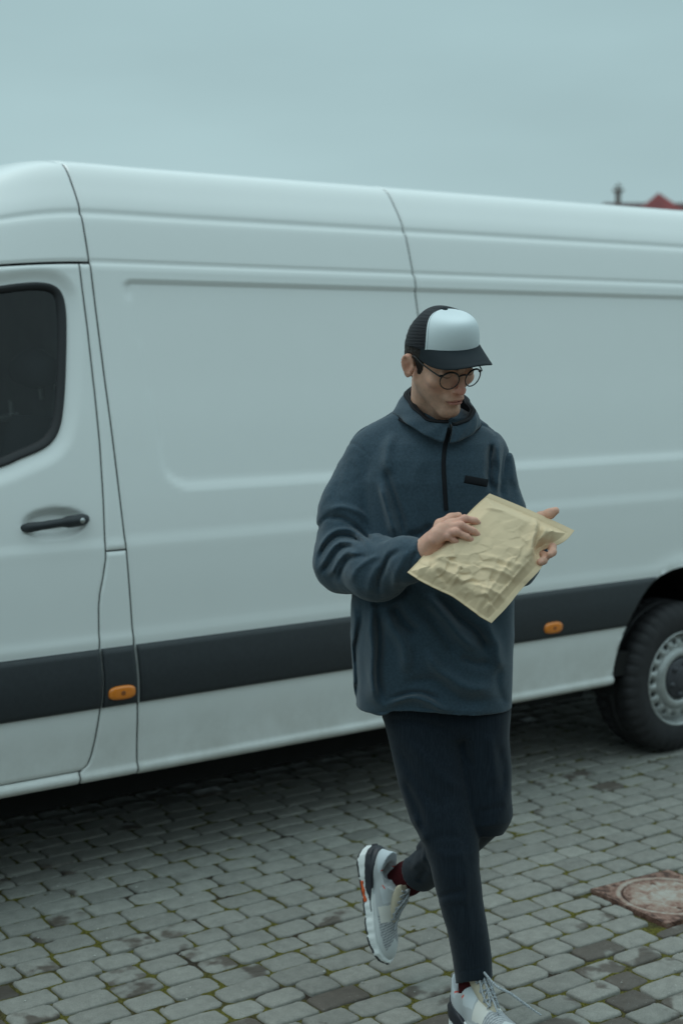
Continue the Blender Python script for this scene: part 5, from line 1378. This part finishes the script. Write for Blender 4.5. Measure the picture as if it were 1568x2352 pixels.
def sneaker(O, f, up, m, lace_end=None, hk=1.0):
    """O = point of the sole under the ankle, f = towards the toe, up = away from the ground; m = +1/-1 mirrors"""
    f = np.array(f, float); f /= np.linalg.norm(f); up = np.array(up, float); up -= f * (up @ f); up /= np.linalg.norm(up); r = np.cross(f, up)
    k = 1.06; L = lambda P: l2w(np.asarray(O) + k * ((np.asarray(P, float) * [1, 1, hk]) @ np.stack([r, f, up])))
    t = empty('sneaker', L(np.array([0, 0, 0.])), man)
    def pt(name, F, lo, hi, h, mt, col=None):
        V, Q = surface(F, lo, hi, h); return build(name, L(V), Q, mt, t, col=None if col is None else col(V))
    pt('upper', lambda P: upperF(P, m), (-.06, -.11, .015), (.06, .215, .13), .0026, SM['grey'], lambda V: shoe_tone(V, m))
    sole = pt('sole', lambda P: soleF(P, m), (-.06, -.112, -.005), (.06, .215, .056), .003, SM['white'])
    pt('outsole', lambda P: np.maximum(soleF(P, m) - .0012, np.maximum(P[:, 2] - np.interp(P[:, 1], [-.1, -.07, .1, .15, .21], [.013, .004, .0035, .008, .030]), -(np.abs(((P[:, 1] + .5) % .05) - .025) - .0025))), (-.06, -.112, -.005), (.06, .215, .04), .003, SM['black'])
    clip = lambda P: np.maximum(np.maximum(smin(upper_raw(P, m), soleF(P, m), .008) - .0028, np.interp(P[:, 1], [-.11, -.05, .0, .035], [.036, .026, .016, .024]) - P[:, 2]), P[:, 2] - np.interp(P[:, 1], [-.11, -.06, -.01, .035], [.074, .064, .042, .026]))
    pt('heel_clip', clip, (-.06, -.115, .01), (.06, .04, .08), .0026, SM['dark'])
    for s_ in (-1, 1):
        pt('sole_plug', lambda P: np.maximum(np.maximum(soleF(P, m) - .0018, np.abs(P[:, 1] - .010) - .028), np.maximum(np.maximum(P[:, 2] - .011 - .002 * np.sin(P[:, 1] * 250), .001 - P[:, 2]), .02 - s_ * P[:, 0])), (-.06, -.06, -.006), (.06, .09, .03), .0026, SM['orange'])
    # tongue
    tg = lambda P: np.maximum(cone((0, .092, .062), (0, .012, .122), .014, .024)[0](P * [1, 1, 1]), -cone((0, .05, .040), (0, -.022, .12), .022, .034)[0](P))
    tg2 = lambda P: np.maximum(tg(P), P[:, 2] - .136)
    tn = pt('tongue', tg2, (-.035, -.005, .04), (.035, .12, .15), .0026, SM['tongue'])
    # laces
    def topz(x, y):
        zs = np.linspace(.145, .03, 160); P = np.stack([np.full(160, x), np.full(160, y), zs], -1)
        v = np.minimum(upperF(P, m), tg2(P)); i = np.nonzero(v < 0)[0]; return zs[i[0]] if len(i) else .05
    mb = MB()
    ys = [.028, .043, .058, .073, .088]
    for i, y0 in enumerate(ys):
        w = .021 - .001 * i
        for s_ in (-1, 1):
            P = []
            for q in np.linspace(-1, 1, 13):
                x = s_ * w * q; yy = y0 + .007 * q; P.append((x, yy, max(topz(x, yy), topz(x * .8, yy)) + .0020 + .0014 * (s_ > 0)))
            mb.tube(L(np.array(P)), .0027, 8, flat=.7)
    # bow: two loops and two loose ends
    kz = topz(0, .022) + .005; kn = np.array([0, .024, kz])
    mb.tube(L(np.array([kn + [-.007, 0, 0], kn + [0, 0, .003], kn + [.007, 0, 0]])), [.004, .0055, .004], 8)
    def drape(pts):
        out = []
        for x, y, hh in pts: out.append((x, y, topz(x, y) + .004 + hh))
        return np.array(out)
    loops = [spline(drape([(0, .034, .002), (-.014, .046, .008), (-.022, .070, .004), (-.017, .086, .001), (-.010, .072, .003), (-.004, .050, .008), (0, .036, .002)]), 6),
             spline(drape([(0, .034, .002), (.010, .050, .009), (.015, .074, .006), (.010, .096, .002), (.004, .080, .003), (.002, .052, .008), (0, .036, .002)]), 6)]
    for P in loops: mb.tube(L(P), .0027, 8)
    mb.tube(L(spline(drape([(0, .034, .002), (.003, .064, .006), (-.001, .098, .004), (.004, .124, .001)]), 6)), .0027, 8)
    if lace_end is not None:
        P = [l2w(p) for p in lace_end]; mb.tube(spline([L(kn)] + P, 10), np.concatenate([np.full(len(P) * 10 - 8, .0034), np.full(9, .0022)]), 8)
    mb.build('lace', SM['lace'], t)
    return t
def floor(px, py):
    r = FW * F_PX + RT * (px - 784) - UP * (py - 1176); q = r * (-HCAM / r[2]); return np.array([q @ RT, q @ FH - D0, 0.0])
FF = np.array([.39, -.90, .16]); FF /= np.linalg.norm(FF)
FO = floor(1052, 2362) + .100 * 1.06 * FF
sneaker(FO, FF, (0, 0, 1), 1, hk=1.34, lace_end=[at(1136, 2262, .215), at(1172, 2282, .235), at(1210, 2310, .25), at(1242, 2332, .26)])
f_r = np.array([.17, -.24, -.955]); u_r = np.array([.80, -.56, .28])
u_r = u_r - f_r * (u_r @ f_r) / (f_r @ f_r)
O_r = at(850, 2032, -.300)
sneaker(O_r, f_r, u_r, -1, hk=.84)

# ------------------------------------------------------------------ padded mailer
def mailer():
    nu, nv = 170, 220                                   # u: top->right edge direction, v: along the long side
    T0, R0, B0, L0 = EC
    U, Vv = np.meshgrid(np.linspace(0, 1, nu), np.linspace(0, 1, nv), indexing='ij')
    def bil(u, v): return ((1 - u) * (1 - v))[..., None] * T0 + (u * (1 - v))[..., None] * R0 + (u * v)[..., None] * B0 + ((1 - u) * v)[..., None] * L0
    A = (U * .25); Bm = (Vv * .34); P2 = np.stack([A, Bm, 0 * A], -1)
    # pinch on the right side, about a third of the way down
    pinch = np.exp(-(((U - 1.0) / .20) ** 2 + ((Vv - .26) / .085) ** 2))
    uu = U - .125 * pinch * sstep(U, .5, 1.0); vv = Vv + .02 * pinch
    vv = vv + .010 * np.sin(U * 9) * sstep(Vv, .8, 1.0); uu = uu + .006 * np.sin(Vv * 17) * sstep(U, .85, 1.0) - .006 * np.sin(Vv * 11) * sstep(1 - U, .9, 1)
    base = bil(uu, vv)
    sd_ = np.minimum(np.minimum(U * .25, (1 - U) * .25), np.minimum(Vv * .34, (1 - Vv) * .34))
    strip_t = .018
    d_in = np.minimum(np.minimum(U * .25 - .004, (1 - U) * .25 - .014), np.minimum(Vv * .34 - .018, (1 - Vv) * .34 - .006))
    puff = sstep(d_in, 0, .040) ** .8
    def creases(seed, sc):
        W = P2 + .018 * np.stack([vnoise(P2, 18, seed + 1), vnoise(P2, 18, seed + 2), 0 * A], -1)
        r = 0
        for i, s_ in enumerate((1, 1.9, 3.6)):
            r = r + (1 - np.abs(vnoise(W, sc * s_, seed + i)) * 2.6).clip(-1, 1) / s_
        return r
    crum = .85 * sstep(Vv, .40, .90) + .8 * sstep(U, .50, .95) * sstep(Vv, .05, .3) + .16; crum = np.clip(crum, 0, 1.1) * (1 - .75 * sstep(.30 - U, -.1, .15) * sstep(.75 - Vv, 0, .2))
    # faceted crumple: nearest-plane cells
    rr_ = np.random.default_rng(5); pts = rr_.uniform([0, 0], [.25, .34], (130, 2)); slopes = rr_.normal(0, .24, (130, 2)); hts = rr_.normal(0, .0016, 130)
    d2 = ((A[..., None] - pts[:, 0]) ** 2 + ((Bm[..., None] - pts[:, 1]) * .9) ** 2) 
    near_ = np.argsort(d2, -1)[..., :3]; w_ = 1 / (np.take_along_axis(d2, near_, -1) + 1e-5) ** 4; w_ /= w_.sum(-1, keepdims=True)
    fac = (w_ * (hts[near_] + slopes[near_][..., 0] * (A[..., None] - pts[near_][..., 0]) + slopes[near_][..., 1] * (Bm[..., None] - pts[near_][..., 1]))).sum(-1)
    H = .025 * puff + crum * (.80 * fac + .0009 * creases(3, 24)) * (.35 + .65 * puff) - .010 * pinch
    H += .0016 * sstep(d_in, -.006, -.002) * 0 - .0009 * np.exp(-(d_in / .003) ** 2)
    def fold(u0, v0, u1, v1, amp, w):
        a = np.array([u0 * .25, v0 * .34]); b = np.array([u1 * .25, v1 * .34]); e = b - a
        t = np.clip(((A - a[0]) * e[0] + (Bm - a[1]) * e[1]) / (e @ e), 0, 1); dd = np.hypot(A - a[0] - t * e[0], Bm - a[1] - t * e[1])
        return amp * np.exp(-(dd / w) ** 2) * np.clip(4 * np.minimum(t, 1 - t) + .15, 0, 1)
    H += fold(.58, .05, .86, .42, .007, .007) + fold(.66, .08, .93, .40, -.009, .007) + fold(.80, .10, 1.0, .24, .005, .005) + fold(.62, .12, .60, .30, -.003, .012)
    H += fold(.10, .80, .36, .78, .006, .008) + fold(.36, .76, .46, .93, .007, .006) + fold(.22, .88, .44, .94, -.009, .007) + fold(.05, .76, .20, .92, -.005, .006)
    H += fold(.50, .70, .95, .62, .004, .006) + fold(.55, .86, .95, .80, .004, .006) + fold(.70, .45, .80, .98, .0035, .006) + fold(.86, .40, .88, .96, .004, .004) + fold(.40, .62, .95, .50, .003, .008) + fold(.08, .20, .30, .16, .003, .006)
    ccur = -.018 * ((U - .5) ** 2 + (Vv - .5) ** 2)
    top_ = base + EN * (H + ccur + .0012)[..., None]
    Hb = -.008 * puff + .4 * crum * fac - .010 * pinch
    bot_ = base + EN * (np.minimum(Hb, H - .001) + ccur - .0012)[..., None]
    n = nu * nv; g = grid_faces(nu, nv)
    loop = [i * nv for i in range(nu)] + [(nu - 1) * nv + j for j in range(1, nv)] + [i * nv + nv - 1 for i in range(nu - 2, -1, -1)] + [j for j in range(nv - 2, 0, -1)]
    side = np.array([(loop[i], loop[(i + 1) % len(loop)], loop[(i + 1) % len(loop)] + n, loop[i] + n) for i in range(len(loop))])
    o = build('padded_envelope', l2w(np.concatenate([top_.reshape(-1, 3), bot_.reshape(-1, 3)])), np.concatenate([g[:, ::-1], g + n, side]), M['kraft'], None, hard=60)
    tag(o, 'crumpled tan kraft padded envelope held in both hands of the walking man', 'envelope')
mailer()
